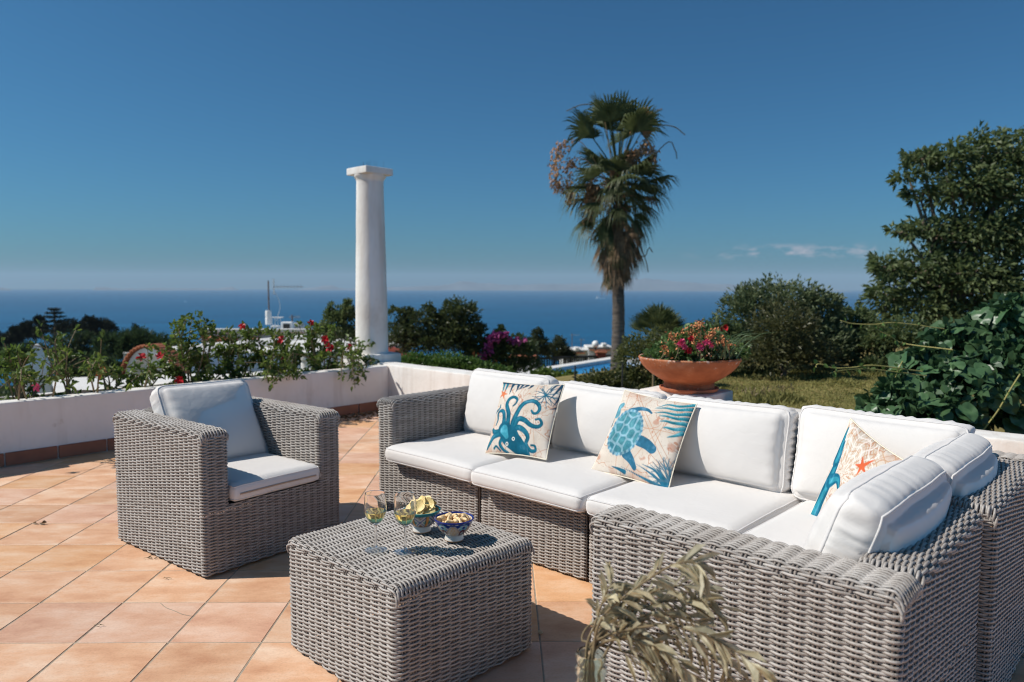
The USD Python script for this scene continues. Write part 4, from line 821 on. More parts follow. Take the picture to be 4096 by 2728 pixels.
plant("shrub", "low straggly bush in front of the pool and the palm foot", "shrub", [(1385, 888, 58, 32), (1330, 905, 40, 22), (1420, 915, 60, 30)], 9.2, 3600, (.05, .48), leafmat("straggly_leaf", (.035, .05, .016), (.17, .17, .06), tip=(.28, .20, .09)), 46, .03, per=9, cl=.12)
plant("shrub", "round dark ivy covered bush between the big tree and the pittosporum", "shrub", [(1960, 758, 48, 48), (1985, 800, 55, 50), (1935, 830, 40, 40)], 11.8, 5200, (.07, .6), L_tree, 47, .05, per=12, cl=.11)
plant("shrub", "dark undergrowth below the big tree behind the vine", "shrub", [(2070, 785, 80, 48), (2060, 850, 70, 30), (2160, 810, 80, 60), (2010, 845, 40, 26)], 11.0, 6500, (.07, .55), L_tree, 48, .05, per=12, cl=.12)
plant("shrub", "tall olive green bush with upright sprays right of the column", "shrub", [(1052, 728, 42, 34), (1062, 778, 48, 50), (968, 752, 52, 36), (922, 785, 34, 44), (1000, 800, 80, 42), (985, 715, 16, 14), (935, 728, 16, 20), (905, 722, 9, 12)], 14.0, 9500, (.085, .40), leafmat("olive_green_leaf", (.028, .048, .02), (.14, .16, .065), tip=(.22, .20, .09)), 49, .05, nt=60, per=12, cl=.13, up=.3)
plant("shrub", "dark upright bush just left of the column", "shrub", [(768, 738, 20, 26), (797, 735, 16, 36), (786, 780, 34, 30), (760, 712, 7, 12), (800, 700, 6, 10), (745, 770, 20, 22)], 13.0, 3400, (.08, .38), L_tree, 50, .04, nt=30, per=10, cl=.15, up=.4)
plant("shrub", "pale green clipped hedge behind the sunlit parapet", "shrub", [(955, 838, 45, 20), (1020, 842, 55, 26), (1085, 853, 45, 24), (1140, 862, 40, 18)], 9.6, 6500, (.045, .5), L_light, 51, .03, per=9, cl=.12)
plant("bougainvillea", "bougainvillea with magenta sprays behind the parapet", "shrub", [(1115, 815, 42, 36), (1180, 812, 46, 34), (1130, 848, 66, 26), (1150, 785, 20, 22), (1205, 845, 40, 24), (1150, 770, 7, 18)], 14.0, 6000, (.075, .5), leafmat("bougainvillea_leaf", (.03, .055, .02), (.12, .15, .06)), 52, .04, nt=40, per=10, cl=.14,
      flowers=[("bracts", m_magenta, 50, .075, [(1122, 800, 11, 15), (1128, 782, 9, 14), (1141, 772, 8, 11), (1188, 783, 20, 6), (1160, 768, 8, 3), (1110, 822, 7, 6)]), ("orange_fruit", m_orange, 10, .07, [(1092, 815, 10, 8), (1130, 838, 30, 10), (1160, 852, 30, 8)]), ("white_flowers", m_stone_white, 9, .06, [(1112, 862, 14, 6), (1150, 858, 12, 8)])])
plant("conifer", "grey green conical tree in front of the sea, left of the globe lamp", "tree", [(1233, 812, 34, 26), (1234, 792, 22, 20), (1235, 772, 10, 14), (1205, 815, 30, 22)], 25.0, 4200, (.12, .3), leafmat("cypress_leaf", (.03, .045, .022), (.12, .13, .065)), 53, .08, per=10, cl=.12, up=.5)
plant("conifer", "smaller conical tree in front of the far white houses", "tree", [(1283, 812, 24, 22), (1284, 790, 13, 16), (1300, 822, 24, 14)], 26.0, 2600, (.12, .3), leafmat("cypress_leaf_b", (.03, .045, .022), (.12, .13, .065)), 54, .08, per=10, cl=.12, up=.5)
plant("shrub", "citrus bush with glossy leaves in front of the pool", "shrub", [(1250, 868, 36, 14), (1295, 872, 30, 14), (1275, 890, 44, 16)], 11.0, 1500, (.075, .5), L_hib, 55, .03, per=9, cl=.16)
# --- the dark wood on the slope to the left
for i, (lab, bl, Y) in enumerate([("dark round pine at the left edge of the wood", [(8, 785, 18, 18), (14, 800, 20, 14)], 250), ("small dark round pine second from the left", [(36, 767, 12, 14), (38, 785, 14, 12)], 270), ("broad dark pine between two narrow crowns", [(62, 757, 13, 17), (72, 772, 20, 14)], 270),
        ("narrow dark cypress in front of the star shaped pine", [(92, 742, 8, 14), (94, 762, 11, 16)], 265), ("wide dark stone pine right of the star shaped pine", [(160, 750, 25, 13), (180, 758, 16, 14), (140, 762, 20, 14)], 270), ("tall dark pine with a block shaped crown", [(207, 742, 12, 14), (206, 762, 14, 16)], 260), ("dark spreading pine right of the block shaped one", [(238, 752, 20, 16), (258, 760, 12, 10), (236, 772, 18, 12)], 262)]):
    plant("pine_tree", lab, "tree", bl, Y, 2600, (1.0, .35), L_pine, 60 + i, .35, per=12, cl=.16, inner=.4)
plant("cypress", "thin dark cypress standing behind the pale feathery tree", "tree", [(312, 765, 5, 16), (312, 782, 8, 14)], 200, 900, (.8, .3), L_pine, 70, .2, per=9, cl=.15)
plant("tree", "feathery mid green tree on the slope above the vaulted house", "tree", [(260, 795, 36, 26), (310, 788, 45, 26), (360, 797, 40, 24), (290, 825, 70, 26), (380, 812, 26, 20)], 85, 7500, (.55, .22), leafmat("feathery_leaf", (.028, .052, .022), (.09, .13, .06)), 71, .3, per=12, cl=.13, up=.6)
for i, (lab, bl, Y) in enumerate([("dark leafy tree in the middle of the left slope", [(175, 790, 50, 24), (190, 822, 45, 30), (150, 830, 40, 30)], 120), ("dark green tree at the left end of the slope", [(20, 825, 45, 24), (70, 815, 40, 22), (40, 845, 60, 22)], 110), ("shadowy tree low on the slope behind the planter", [(215, 855, 40, 26), (170, 868, 40, 22), (250, 852, 30, 20)], 80)]):
    plant("tree", lab, "tree", bl, Y, 4200, (.6, .45), L_scrub, 75 + i, .3, per=12, cl=.13)
rs = np.random.default_rng(80); nsc = 1500; sx_, sd = rs.uniform(-40, 520, nsc), rs.uniform(22, 240, nsc); PP = []
for a_, d_ in zip(sx_, sd):
    g = ray(a_, 800)[:2]; g = g / np.linalg.norm(g) * d_; PP.append((g[0], g[1], float(ground_z(*g)) + .2 * d_ / 40))
PP = np.array(PP); per_ = np.repeat(np.arange(nsc), 14); szz = (.5 + sd / 90)[per_][:, None]; off = ball(rs, len(per_)) * szz * [1, 1, .7]
obj("hillside_scrub", leaves(PP[per_] + off, off + [0, 0, .3], .30 * szz[:, 0], .16 * szz[:, 0], rs), L_scrub, kind="stuff", label="dark green scrub covering the slope on the left")
# Norfolk pine: whorls of level branches
b = at_y(128, 790, 255); tpz = zpx(713, 255); t = thing("araucaria", "star shaped araucaria with tiers of level branches on the left skyline", "tree"); b[2] = gz(b); obj("trunk", tube([b, [b[0], b[1], tpz]], .35, 7), m_bark, t); mbn = MB(); rs = np.random.default_rng(81)
for k_, (v, r) in enumerate([(713, 1.6), (722, 2.6), (731, 3.3), (741, 3.9), (752, 4.6), (763, 5.2)]):
    for q in range(9):
        a = q * 2 * np.pi / 9 + k_; c0 = np.array([b[0], b[1], zpx(v, 255)]); e = c0 + np.array([math.cos(a), math.sin(a), .10]) * r; s = np.linspace(.25, 1, 16)[:, None]; Pn = c0 + (e - c0) * s; Pn = np.repeat(Pn, 5, 0); mbn.add(*leaves(Pn, rs.normal(0, 1, (len(Pn), 3)) * [1, 1, .35], .75, .28, rs))
obj("crown", mbn.get(), L_pine, t, kind="stuff")
for i, (u, v0, v1, Y) in enumerate([(287, 812, 905, 60), (368, 800, 870, 75)]):
    p = at_y(u, v0, Y); t = thing("lamp_post", ["grey lamp post on the slope left of the vaulted house", "second grey post among the trees above the vaulted house"][i], "post", (p[0], p[1], gz(p))); obj("post", tube([(0, 0, 0), (0, 0, max(p[2] - gz(p), 3))], .09, 6), m_metal, t); obj("lamp_head", cbox(.15, 0, max(p[2] - gz(p), 3), .5, .2, .12, .02), m_metal, t)

# --- palm
YP = 20.0; pk = YP / PXM
def fan(O, d, nrm, pet, Rb, rs, n=22, spread=1.25, droop=.35, w=1.0):
    "a fan leaf: petiole then pleated segments with free drooping tips"
    d = unit(d); nrm = unit(nrm - (nrm @ d) * d); s = np.cross(d, nrm); mb = MB(); g = np.array([0, 0, -1.0]); mid = O + d * pet * .5 + g * pet * .03
    E = O + d * pet + g * pet * droop * .25; q = bez([O, mid, E], 6)[None]; mb.add(*sweep(q, np.broadcast_to(nrm, q.shape), np.linspace(.018, .010, 6)[None], np.linspace(.03, .016, 6)[None], 5))
    th = np.linspace(-spread, spread, n + 1); dr = lambda a: d * math.cos(a) + s * math.sin(a)
    for i in range(n):
        a = (th[i] + th[i + 1]) / 2; da = (th[1] - th[0]) * .5 * w; L = Rb * (.72 + .28 * math.cos(a * .8)) * rs.uniform(.86, 1.08); sag = g * L * droop * (.5 + abs(math.sin(a)) * .5)
        m1, m2, mc = E + dr(a - da) * L * .5 + nrm * .0 + sag * .18, E + dr(a + da) * L * .5 + sag * .18, E + dr(a) * L * .5 + nrm * L * .03 + sag * .18
        q1, q2 = E + dr(a - da * .5) * L * .78 + sag * .48, E + dr(a + da * .5) * L * .78 + sag * .48; tp2 = E + dr(a) * L + sag * rs.uniform(.9, 1.5)
        mb.add([E, m1, mc, m2, q1, q2, tp2], [[0, 1, 2], [0, 2, 3], [1, 4, 2], [2, 5, 3], [2, 4, 5], [4, 6, 5]])
    return mb.get()
rs = np.random.default_rng(90); palm = thing("palm_tree", "tall fan palm with a skirt of dead leaves beside the pool", "tree")
pb_ = at_y(1412, 862, YP); pt = at_y(1421, 470, YP); pb_[2] = min(pb_[2], gz(pb_)) - .1
cr_ = bez([pb_, at_y(1421, 780, YP), at_y(1421, 640, YP), pt], 40); rad = np.interp(cr_[:, 2], [pb_[2], zpx(800, YP), zpx(650, YP), pt[2]], [.215, .180, .160, .145]) * (1 + .03 * np.sin(np.arange(40) * 2.1))
obj("trunk", sweep(cr_[None], np.broadcast_to([1., 0, 0], (1, 40, 3)), rad[None], rad[None], 14), m_palm_bark, palm, smooth=True)
hrt = at_y(1420, 418, YP); fr_spec = []
for i in range(13): fr_spec.append((i * 2.4, .08 + .05 * i, 1.25 + .3 * rs.random(), 1.05, .15))         # upright crown
for i in range(17): fr_spec.append((i * 2.4 + 1.1, .70 + .055 * i, .55 + .3 * rs.random(), .92, -.10))    # level
for i in range(13): fr_spec.append((i * 2.4 + .5, 1.50 + .055 * i, .40 + .35 * rs.random(), .78, -.25 - .03 * i))   # drooping below
for a, t_, pet, Rb, dz in fr_spec:
    d = np.array([math.sin(t_) * math.cos(a), math.sin(t_) * math.sin(a), math.cos(t_)]); up_ = np.array([-math.cos(t_) * math.cos(a), -math.cos(t_) * math.sin(a), math.sin(t_)])
    O = hrt + np.array([0, 0, dz]) + d * .1; obj("frond", fan(O, d, up_ + rs.normal(0, .4, 3), pet, Rb * rs.uniform(.85, 1.08), rs, 22, 1.25 if t_ < 1.6 else .95, .25 + .30 * t_), L_palm, palm)
for i in range(34):       # the shaggy middle of the crown, green and dry mixed
    a, t_ = i * 2.4 + .3, rs.uniform(.35, 2.1); d = np.array([math.sin(t_) * math.cos(a), math.sin(t_) * math.sin(a), math.cos(t_)])
    obj("frond" if i % 3 else "dead_frond", fan(hrt + np.array([rs.normal(0, .05), rs.normal(0, .05), rs.uniform(-.75, .35)]), d, np.array([-.3 * math.cos(a), -.3 * math.sin(a), 1.0]) + rs.normal(0, .45, 3), rs.uniform(.25, .6), rs.uniform(.55, .85), rs, 16, rs.uniform(.7, 1.2), .3 + .3 * t_), L_palm if i % 3 else L_dead, palm)
for i in range(64):       # skirt of dead leaves
    a = i * 2.399; f = (i + .5) / 64; z0 = zpx(455 + 120 * f, YP); O = np.array([pt[0] + .17 * math.cos(a), YP + .17 * math.sin(a), z0]); out = .50 * (1 - f) * rs.uniform(.5, 1.3) + .13
    d = unit(np.array([math.cos(a) * out, math.sin(a) * out, -1.0])); obj("dead_frond", fan(O, d, np.array([math.cos(a), math.sin(a), .3]) + rs.normal(0, .3, 3), .35 + .25 * rs.random(), .70 + .25 * rs.random() - .12 * f, rs, 9, .42 - .12 * f, .18, 1.0), L_dead if i % 6 else L_palm, palm)
for i, pts in enumerate([[(1400, 430), (1340, 330), (1290, 330), (1275, 380), (1283, 425)], [(1405, 440), (1350, 370), (1310, 370), (1305, 420), (1312, 450)], [(1425, 430), (1440, 330), (1475, 255), (1490, 262), (1485, 300)], [(1425, 440), (1450, 380), (1478, 330), (1500, 345), (1492, 380)], [(1400, 470), (1370, 430), (1362, 470), (1358, 520)], [(1415, 440), (1385, 400), (1362, 395), (1357, 430), (1361, 470)], [(1440, 430), (1440, 380), (1452, 345), (1463, 372)]]):
    q = np.array([at_y(x, y, YP - .3 + .12 * (i % 3)) for x, y in pts]); c = bez(q, 20); fs = MB().add(*tube(c, .010, 5)); tip = c[8:]; n_ = 260; P = tip[rs.integers(0, len(tip), n_)] + rs.normal(0, .085, (n_, 3)) + [0, 0, -.08]; fs.add(*leaves(P, rs.normal(0, 1, (n_, 3)) + [0, 0, -1.0], .10, .06, rs)); obj("fruit_cluster", fs.get(), m_fruit, palm, label="dry orange brown fruit cluster")
for i, pts in enumerate([[(1410, 400), (1385, 260), (1345, 240), (1302, 255)], [(1440, 400), (1500, 300), (1545, 290), (1575, 310)], [(1445, 430), (1530, 330), (1552, 345), (1556, 365)], [(1445, 430), (1490, 300), (1500, 260), (1522, 250)], [(1440, 560), (1478, 590), (1492, 570), (1500, 580)], [(1470, 560), (1485, 600), (1490, 625)]]):
    obj("dry_stalk", tube(bez([at_y(x, y, YP - .2) for x, y in pts], 16), .014, 5), m_twig, palm)
fp = thing("fan_palm", "low fan palm behind the flower bowl", "tree"); O0 = at_y(1512, 778, 15.0); obj("trunk", tube([[O0[0], O0[1], gz(O0) - .1], O0], .10, 8), m_palm_bark, fp)
for i in range(30):
    a = i * 2.4; t_ = .10 + 1.25 * (i / 30); d = np.array([math.sin(t_) * math.cos(a), math.sin(t_) * math.sin(a), math.cos(t_)]); up_ = np.array([-math.cos(t_) * math.cos(a), -math.cos(t_) * math.sin(a), math.sin(t_)]); obj("frond", fan(O0 + d * .03, d, up_ + rs.normal(0, .3, 3), .30, .46, rs, 14, 1.15, .08), L_palm, fp)

# --- lawn
rs = np.random.default_rng(95); n = 26000; gx, gy = rs.uniform(1560, 2120, n), rs.uniform(846, 1000, n); P = np.array([at_z(a_, b_, -.03) for a_, b_ in zip(gx, gy)]); keep = (P[:, 1] < 12.5) & (loc(P)[1] > 2.5); P = P[keep]; P[:, 2] = ground_z(P[:, 0], P[:, 1]) - .01
D = np.column_stack([rs.normal(0, .45, len(P)), rs.normal(0, .45, len(P)), np.ones(len(P))]); tall = meshkit.fbm(np.column_stack([P[:, 0] * 1.3, P[:, 1] * 1.3, 0 * P[:, 0]]), 3, 9); L = (.035 + .10 * smoothstep(.45, .75, tall) * rs.random(len(P)))
obj("lawn_grass", leaves(P, D, L, .007 + .012 * (P[:, 1] / 10), rs, .1, .5), L_dry, kind="stuff", label="dry yellow green lawn behind the right part of the parapet")
def tuft(u, v, hgt, n, label, m, seedheads=True):
    p = at_z(u, v, -.02); t = thing("grass_tuft", label, "grass"); r2 = np.random.default_rng(int(u)); P = p + r2.normal(0, .07, (n, 3)) * [1, 1, 0]; obj("blades", leaves(P, np.column_stack([r2.normal(0, .22, n), r2.normal(0, .22, n), np.ones(n)]), hgt * r2.uniform(.5, 1.1, n), .008, r2, .1, .25), m, t, kind="stuff")
    if seedheads:
        Q = P[:18] + np.column_stack([r2.normal(0, .05, 18), r2.normal(0, .05, 18), hgt * r2.uniform(.7, 1.05, 18)]); obj("seed_heads", leaves(Q, r2.normal(0, .3, (18, 3)) + [0, 0, 1], .06, .02, r2), leafmat(f"seed_head_{int(u)}", (.20, .15, .07), (.38, .30, .17)), t, kind="stuff")
tuft(1728, 948, .22, 90, "tuft of dry seeding grass right of the pedestal", L_dry); tuft(1760, 940, .20, 70, "dry seeding grass tuft a step further from the pedestal", L_dry); tuft(1800, 922, .15, 60, "low dry grass tuft at the edge of the bush shadow", L_dry)

# --- vine with large leaves
def heart(L, W, cup, bend, rs):
    "a heart shaped leaf with its midrib along +y, facing +z"
    o = bez([(0, 0), (.20, -.13), (.44, -.04), (.53, .24), (.46, .52), (.30, .76), (.13, .92), (0, 1.02)], 13) * [W, L]; n = len(o); my = np.linspace(0, 1.02, n) * L; V = []; ph = rs.uniform(0, 6)
    def up(x, y): t_ = y / L; return abs(x) * cup - bend * t_ * abs(t_) * L * .9 + .05 * W * math.sin(t_ * 8 + ph) * min(1, abs(x) / W * 3) - .5 * bend * x * x / W
    for k_ in range(n): V.append((0, my[k_], up(0, my[k_]) - .012 * W))
    for sg in (1, -1):
        for f in (.5, 1.0):
            for k_ in range(n): x, y = o[k_][0] * f * sg, my[k_] * (1 - f) + o[k_][1] * f; V.append((x, y, up(x, y) + (.02 * W * math.sin(k_ * 1.55 + ph) if f < 1 else 0)))
    F = []
    for q, sg in ((1, 1), (3, -1)):
        for r0, r1 in ((0, q), (q, q + 1)):
            for k_ in range(n - 1):
                A, B, C_, D_ = r0 * n + k_, r1 * n + k_, r1 * n + k_ + 1, r0 * n + k_ + 1; F += [(A, B, C_), (A, C_, D_)] if sg > 0 else [(A, C_, B), (A, D_, C_)]
    return np.array(V), np.array(F)
vine = thing("vine", "mass of large glossy heart shaped vine leaves spilling over the right of the parapet", "vine"); rs = np.random.default_rng(97); YV = 5.6
vb = [(2300, 760, 90, 70, .6), (2200, 800, 80, 60, .5), (2120, 850, 75, 55, .4), (2330, 860, 90, 80, .2), (2220, 890, 100, 70, .1), (2080, 920, 75, 50, .1), (2140, 960, 110, 50, -.1), (2020, 965, 50, 36, .0), (2290, 965, 60, 50, .1), (2340, 720, 60, 36, .5)]
cr_, C, Rr, cc = crown(vb, YV, 5200, (.085, .8), rs, depth=.8, per=6, cl=.12, inner=.8, wide=True); obj("inner_foliage", cr_, L_vine, vine, kind="stuff")
bm = limbs(np.array([C[:, 0].mean(), YV + .5, -.1]), C, Rr, .05, rs, cc, 120); obj("stems", MB().add(*bm[0]).add(*bm[1]).get(), m_vinestem, vine, smooth=True, kind="stuff")
k_ = 0; w = Rr[:, 0] * Rr[:, 2]
while k_ < 290:
    j = rs.choice(len(C), p=w / w.sum()); d = ball(rs, 1)[0]
    if d[1] > .35: continue
    P = C[j] + d * Rr[j] * rs.uniform(.93, 1.08); nrm = unit(d + np.array([-.35, -.35, .75]) + rs.normal(0, .30, 3)); L = rs.uniform(.095, .185) * (1.0 if rs.random() < .8 else .7)
    dn = np.array([0, -.2, -1.0]) + rs.normal(0, .5, 3); y = unit(dn - (dn @ nrm) * nrm); x = np.cross(y, nrm); V, F = heart(L, L * rs.uniform(.95, 1.15), rs.uniform(-.15, .35), rs.uniform(.05, .40), rs); obj("leaf", (P + V @ np.array([x, y, nrm]), F), L_vine, vine, smooth=True); k_ += 1
for pts in [[(2120, 854), (2010, 840), (1960, 845), (1915, 846), (1890, 838), (1878, 838), (1876, 846)], [(2130, 864), (2020, 850), (1975, 848), (1930, 852), (1908, 858)], [(2170, 756), (2060, 742), (2010, 746), (1960, 744), (1932, 737)], [(2190, 804), (2080, 790), (2050, 775), (2028, 764), (2016, 757)], [(2250, 1000), (2290, 950), (2320, 900), (2345, 860)], [(2075, 830), (2065, 850), (2058, 868)]]:
    c = bez([at_y(x, y, YV - .25 + (.3 if y < 800 else 0)) for x, y in pts], 24); obj("tendril", tube(c, .0045 if pts[0][0] < 2240 else .0055, 6), m_vinestem, vine, smooth=True)
    P = c[::3] + rs.normal(0, .004, (len(c[::3]), 3)); obj("tendril_leaves", leaves(P, rs.normal(0, 1, (len(P), 3)), .045, .03, rs, wide=True), L_light, vine, kind="stuff")

# ================================================================ FLOWERING SHRUBS IN THE PLANTER
SOIL_P, SOIL_D = wor(-4.60, 0)[:2], VB
def hib(label, base, tips, seed, flowers=(), nl=46, L=.057):
    rs = np.random.default_rng(seed); b = at_line(base, SOIL_P, SOIL_D); Y = b[1]; base3 = np.array([b[0], b[1], .40]); t = thing("hibiscus", label, "shrub", group=None); st = MB(); P, D = [], []
    for (x, y) in tips:
        tb = at_line(x, SOIL_P, SOIL_D); front = y > 868
        tip = at_y(x, y, tb[1] + rs.uniform(-.12, .15) - (.60 if front else 0)); s0 = base3 + (tip - base3) * np.array([rs.uniform(.1, .55), rs.uniform(.1, .55), 0]); s0[2] = .40
        mid = (s0 + tip) / 2 + rs.normal(0, .05, 3) + [0, 0, .05 if not front else .16]; c = bez([s0, mid, tip], 14); rad = np.linspace(.0075, .0028, 14)[None]; st.add(*sweep(c[None], np.broadcast_to([.9, .3, .2], (1, 14, 3)), rad, rad, 5))
        for q in range(nl):
            f = 1 - rs.random() ** 1.35 * .68; p = c[min(13, int(f * 13))] + rs.normal(0, .018, 3); tg = unit(c[13] - c[9]); P.append(p); D.append(unit(rs.normal(0, 1, 3)) * .9 + tg * .55 + [0, 0, .15])
        for q in range(2):
            e = c[8] + rs.normal(0, .09, 3) + [0, 0, .05]; st.add(*tube(bez([c[6], (c[6] + e) / 2 + [0, 0, .01], e], 6), .003, 4))
            for _ in range(nl // 4): P.append(e + rs.normal(0, .014, 3)); D.append(unit(rs.normal(0, 1, 3)) + (e - c[6]) * 4)
    P, D = np.array(P), np.array(D); ll = L * (.55 + .7 * rs.random(len(P)))
    obj("stems", st.get(), m_twig, t, smooth=True, kind="stuff"); obj("foliage", leaves(P, D, ll, ll * .46, rs, wide=True), L_hib, t, kind="stuff")
    for (x, y, mm, sz) in flowers:
        tb = at_line(x, SOIL_P, SOIL_D); c = at_y(x, y, tb[1] - .20); ax_ = unit(np.array([rs.normal(0, .5), -1, rs.normal(.2, .4)])); e1 = unit(np.cross(ax_, [0, 0, 1.])); e2 = np.cross(e1, ax_); a = np.arange(5) * 2 * np.pi / 5 + rs.random()
        D5 = np.outer(np.cos(a), e1) + np.outer(np.sin(a), e2) + ax_ * .55; obj("flower", leaves(np.repeat(c[None], 5, 0), D5, sz, sz * .8, rs, .25, .3, True), mm, t)
hib("dense hibiscus with dark red buds at the left end of the planter", 45, [(5, 828), (20, 812), (36, 802), (50, 818), (118, 808), (30, 850), (62, 852), (128, 846), (12, 866), (112, 872), (48, 876), (20, 838), (44, 836), (70, 872)], 201, nl=27, flowers=[(87, 888, m_pink, .045)])
hib("thin upright hibiscus beside the left chimney", 160, [(134, 766), (142, 782), (150, 800), (136, 806), (158, 835), (148, 852)], 202, nl=18)
hib("low hibiscus with an orange red flower right of the left chimney", 255, [(185, 852), (208, 846), (238, 848), (268, 850), (298, 856), (222, 870), (285, 868), (200, 872)], 203, [(236, 856, m_orange, .06)], nl=24)
hib("hibiscus with red flowers in front of the tiled arch", 335, [(318, 846), (345, 846), (330, 868), (305, 868), (360, 866), (352, 878)], 204, [(325, 822, m_red, .05), (368, 819, m_red, .045), (413, 872, m_red, .05)], L=.062, nl=18)
hib("tallest hibiscus of the planter rising in front of the sea", 432, [(410, 734), (428, 728), (452, 742), (474, 733), (400, 768), (386, 792), (442, 764), (378, 828), (402, 846), (452, 800), (470, 828), (420, 862), (496, 768), (436, 826), (480, 852), (390, 862), (456, 862)], 205, L=.056)
hib("bushy hibiscus right of the tallest one", 535, [(516, 762), (545, 772), (572, 752), (500, 800), (540, 800), (582, 790), (520, 836), (560, 828), (604, 822), (508, 852), (548, 856)], 206, [(557, 748, m_red, .04)])
hib("hibiscus with drooping branches over the middle of the planter wall", 640, [(596, 750), (616, 760), (642, 775), (664, 768), (582, 800), (622, 808), (660, 815), (690, 800), (640, 848), (602, 838), (680, 838), (640, 872), (664, 874), (612, 870), (688, 872), (628, 892)], 207, [(648, 780, m_red, .055), (649, 817, m_red, .05)])
hib("hibiscus with bright red flowers left of the column", 735, [(702, 744), (720, 756), (736, 745), (760, 770), (782, 786), (710, 790), (750, 810), (790, 808), (722, 828), (770, 838), (735, 846), (700, 852)], 208, [(748, 780, m_red, .055), (759, 798, m_red, .06), (804, 798, m_red, .05), (714, 742, m_red, .04)])
hib("trailing hibiscus hanging over the wall below the column", 805, [(832, 800), (858, 786), (850, 826), (872, 822), (812, 812), (842, 846), (808, 876), (824, 886), (816, 892), (786, 876), (842, 874)], 209, nl=24)
gc = MB(); rs = np.random.default_rng(210); q = rs.uniform(-3.4, 2.0, 500); P = wor(rs.uniform(-4.78, -4.42, 500), q, .41); obj("planter_ground_cover", leaves(P, rs.normal(0, 1, (500, 3)) + [0, 0, .8], .055, .026, rs, wide=True), L_hib, kind="stuff", label="small green leaves covering the planter soil")
rs = np.random.default_rng(211); n = 260; q = rs.uniform(1.2, 2.15, n); P = wor(-4.19 + np.abs(rs.normal(0, .16, n)), q, .006); dl = obj("dry_leaf_litter", leaves(P, rs.normal(0, 1, (n, 3)) * [1, 1, .2], .045, .02, rs), leafmat("dry_leaf", (.12, .06, .025), (.36, .20, .09), trans=.1), kind="stuff", label="dry brown leaves swept into the wall corner below the column")

# ================================================================ FLOWER BOWL
kb = POT[1] / PXM; bw = thing("flower_bowl", "wide terracotta bowl on a saucer on the white pedestal", "bowl", tuple(POT + [0, 0, .0]))
V, F = lathe([(0, .003), (.195, .003), (.205, .012), (.207, .026), (.198, .028), (.19, .016), (0, .014)], 48); obj("saucer", (V, F), m_saucer, bw, smooth=40)
pr = [(0, .016), (.172, .016), (.178, .022), (.176, .045), (.172, .058), (.182, .070), (.215, .088), (.262, .118), (.305, .155), (.335, .190), (.352, .222), (.356, .234), (.352, .242), (.340, .242), (.330, .225), (.318, .205), (0, .205)]
zs = np.array(pr); V, F = lathe(pr, 72); kx = .004 * (meshkit.fbm(V * 9, 3, 4) - .5)[:, None]; V = V + kx * [1, 1, .6]; obj("body", (V, F), m_pot, bw, smooth=38)
obj("soil", lathe([(0, .207), (.318, .207), (.31, .214), (0, .222)], 36), m_soil, bw)
rs = np.random.default_rng(221); ger = thing("geranium", "geranium with pink flowers and dried flower heads in the terracotta bowl", "plant"); YG = POT[1]
cr_, C, Rr, cc = crown([(1598, 818, 96, 16), (1552, 806, 46, 22), (1640, 802, 58, 24), (1580, 790, 48, 26), (1625, 784, 40, 26), (1525, 818, 34, 14), (1605, 768, 24, 16), (1670, 814, 40, 16)], YG, 2300, (.034, .95), rs, depth=1.6, per=6, cl=.18, inner=.5, wide=True); obj("foliage", cr_, L_ger, ger, kind="stuff")
st = MB(); hd = []
for (x, y) in [(1545, 772), (1572, 768), (1586, 762), (1602, 752), (1612, 746), (1640, 764), (1655, 780), (1630, 774), (1560, 790), (1528, 800), (1672, 792), (1592, 780), (1648, 796), (1610, 796), (1538, 815)]:
    tip = at_y(x, y, YG + rs.uniform(-.34, -.05)); b0 = at_y(x + rs.normal(0, 14), 826, tip[1]); st.add(*tube(bez([b0, (b0 + tip) / 2 + rs.normal(0, .012, 3), tip], 6), .0026, 5)); hd.append(tip + rs.normal(0, .016, (26, 3)))
obj("flower_stalks", st.get(), m_twig, ger, kind="stuff"); hd = np.concatenate(hd); obj("dried_heads", leaves(hd, rs.normal(0, 1, (len(hd), 3)), .026, .014, rs), plain("dried_petal", (.55, .22, .09), .8, .5, 60), ger, kind="stuff")
for (x, y, mm) in [(1626, 785, m_pink), (1634, 792, m_pink), (1616, 789, m_pink), (1606, 794, m_pink), (1610, 799, m_pink), (1567, 785, m_pink), (1572, 796, m_pink), (1563, 790, m_pink), (1577, 804, m_red), (1584, 806, m_red), (1588, 778, m_red)]:
    c = at_y(x, y, YG - .34); a = np.arange(6) * 1.047; obj("blossom", leaves(np.repeat(c[None], 6, 0), np.column_stack([np.cos(a), -.6 + 0 * a, np.sin(a)]), .028, .024, rs, .1, .2, True), mm, ger)
gt = thing("spider_plant", "tuft of arching green blades at the right side of the terracotta bowl", "plant"); gb = MB()
for i in range(60):
    b0 = at_y(1662 + rs.normal(0, 16), 824, YG - .16 + rs.normal(0, .07)); a = rs.uniform(-.9, 1.5); L = rs.uniform(.17, .33); d = np.array([math.sin(a), rs.normal(0, .4), .9]); c = bez([b0, b0 + d * L * .55, b0 + d * L * .8 + np.array([math.sin(a) * .06, 0, -.04])], 8); gb.add(*sweep(c[None], np.broadcast_to([0, -1., .3], (1, 8, 3)), np.linspace(.0015, .0006, 8)[None], np.linspace(.0055, .0008, 8)[None], 4))
obj("blades", gb.get(), L_grassy, gt, kind="stuff")

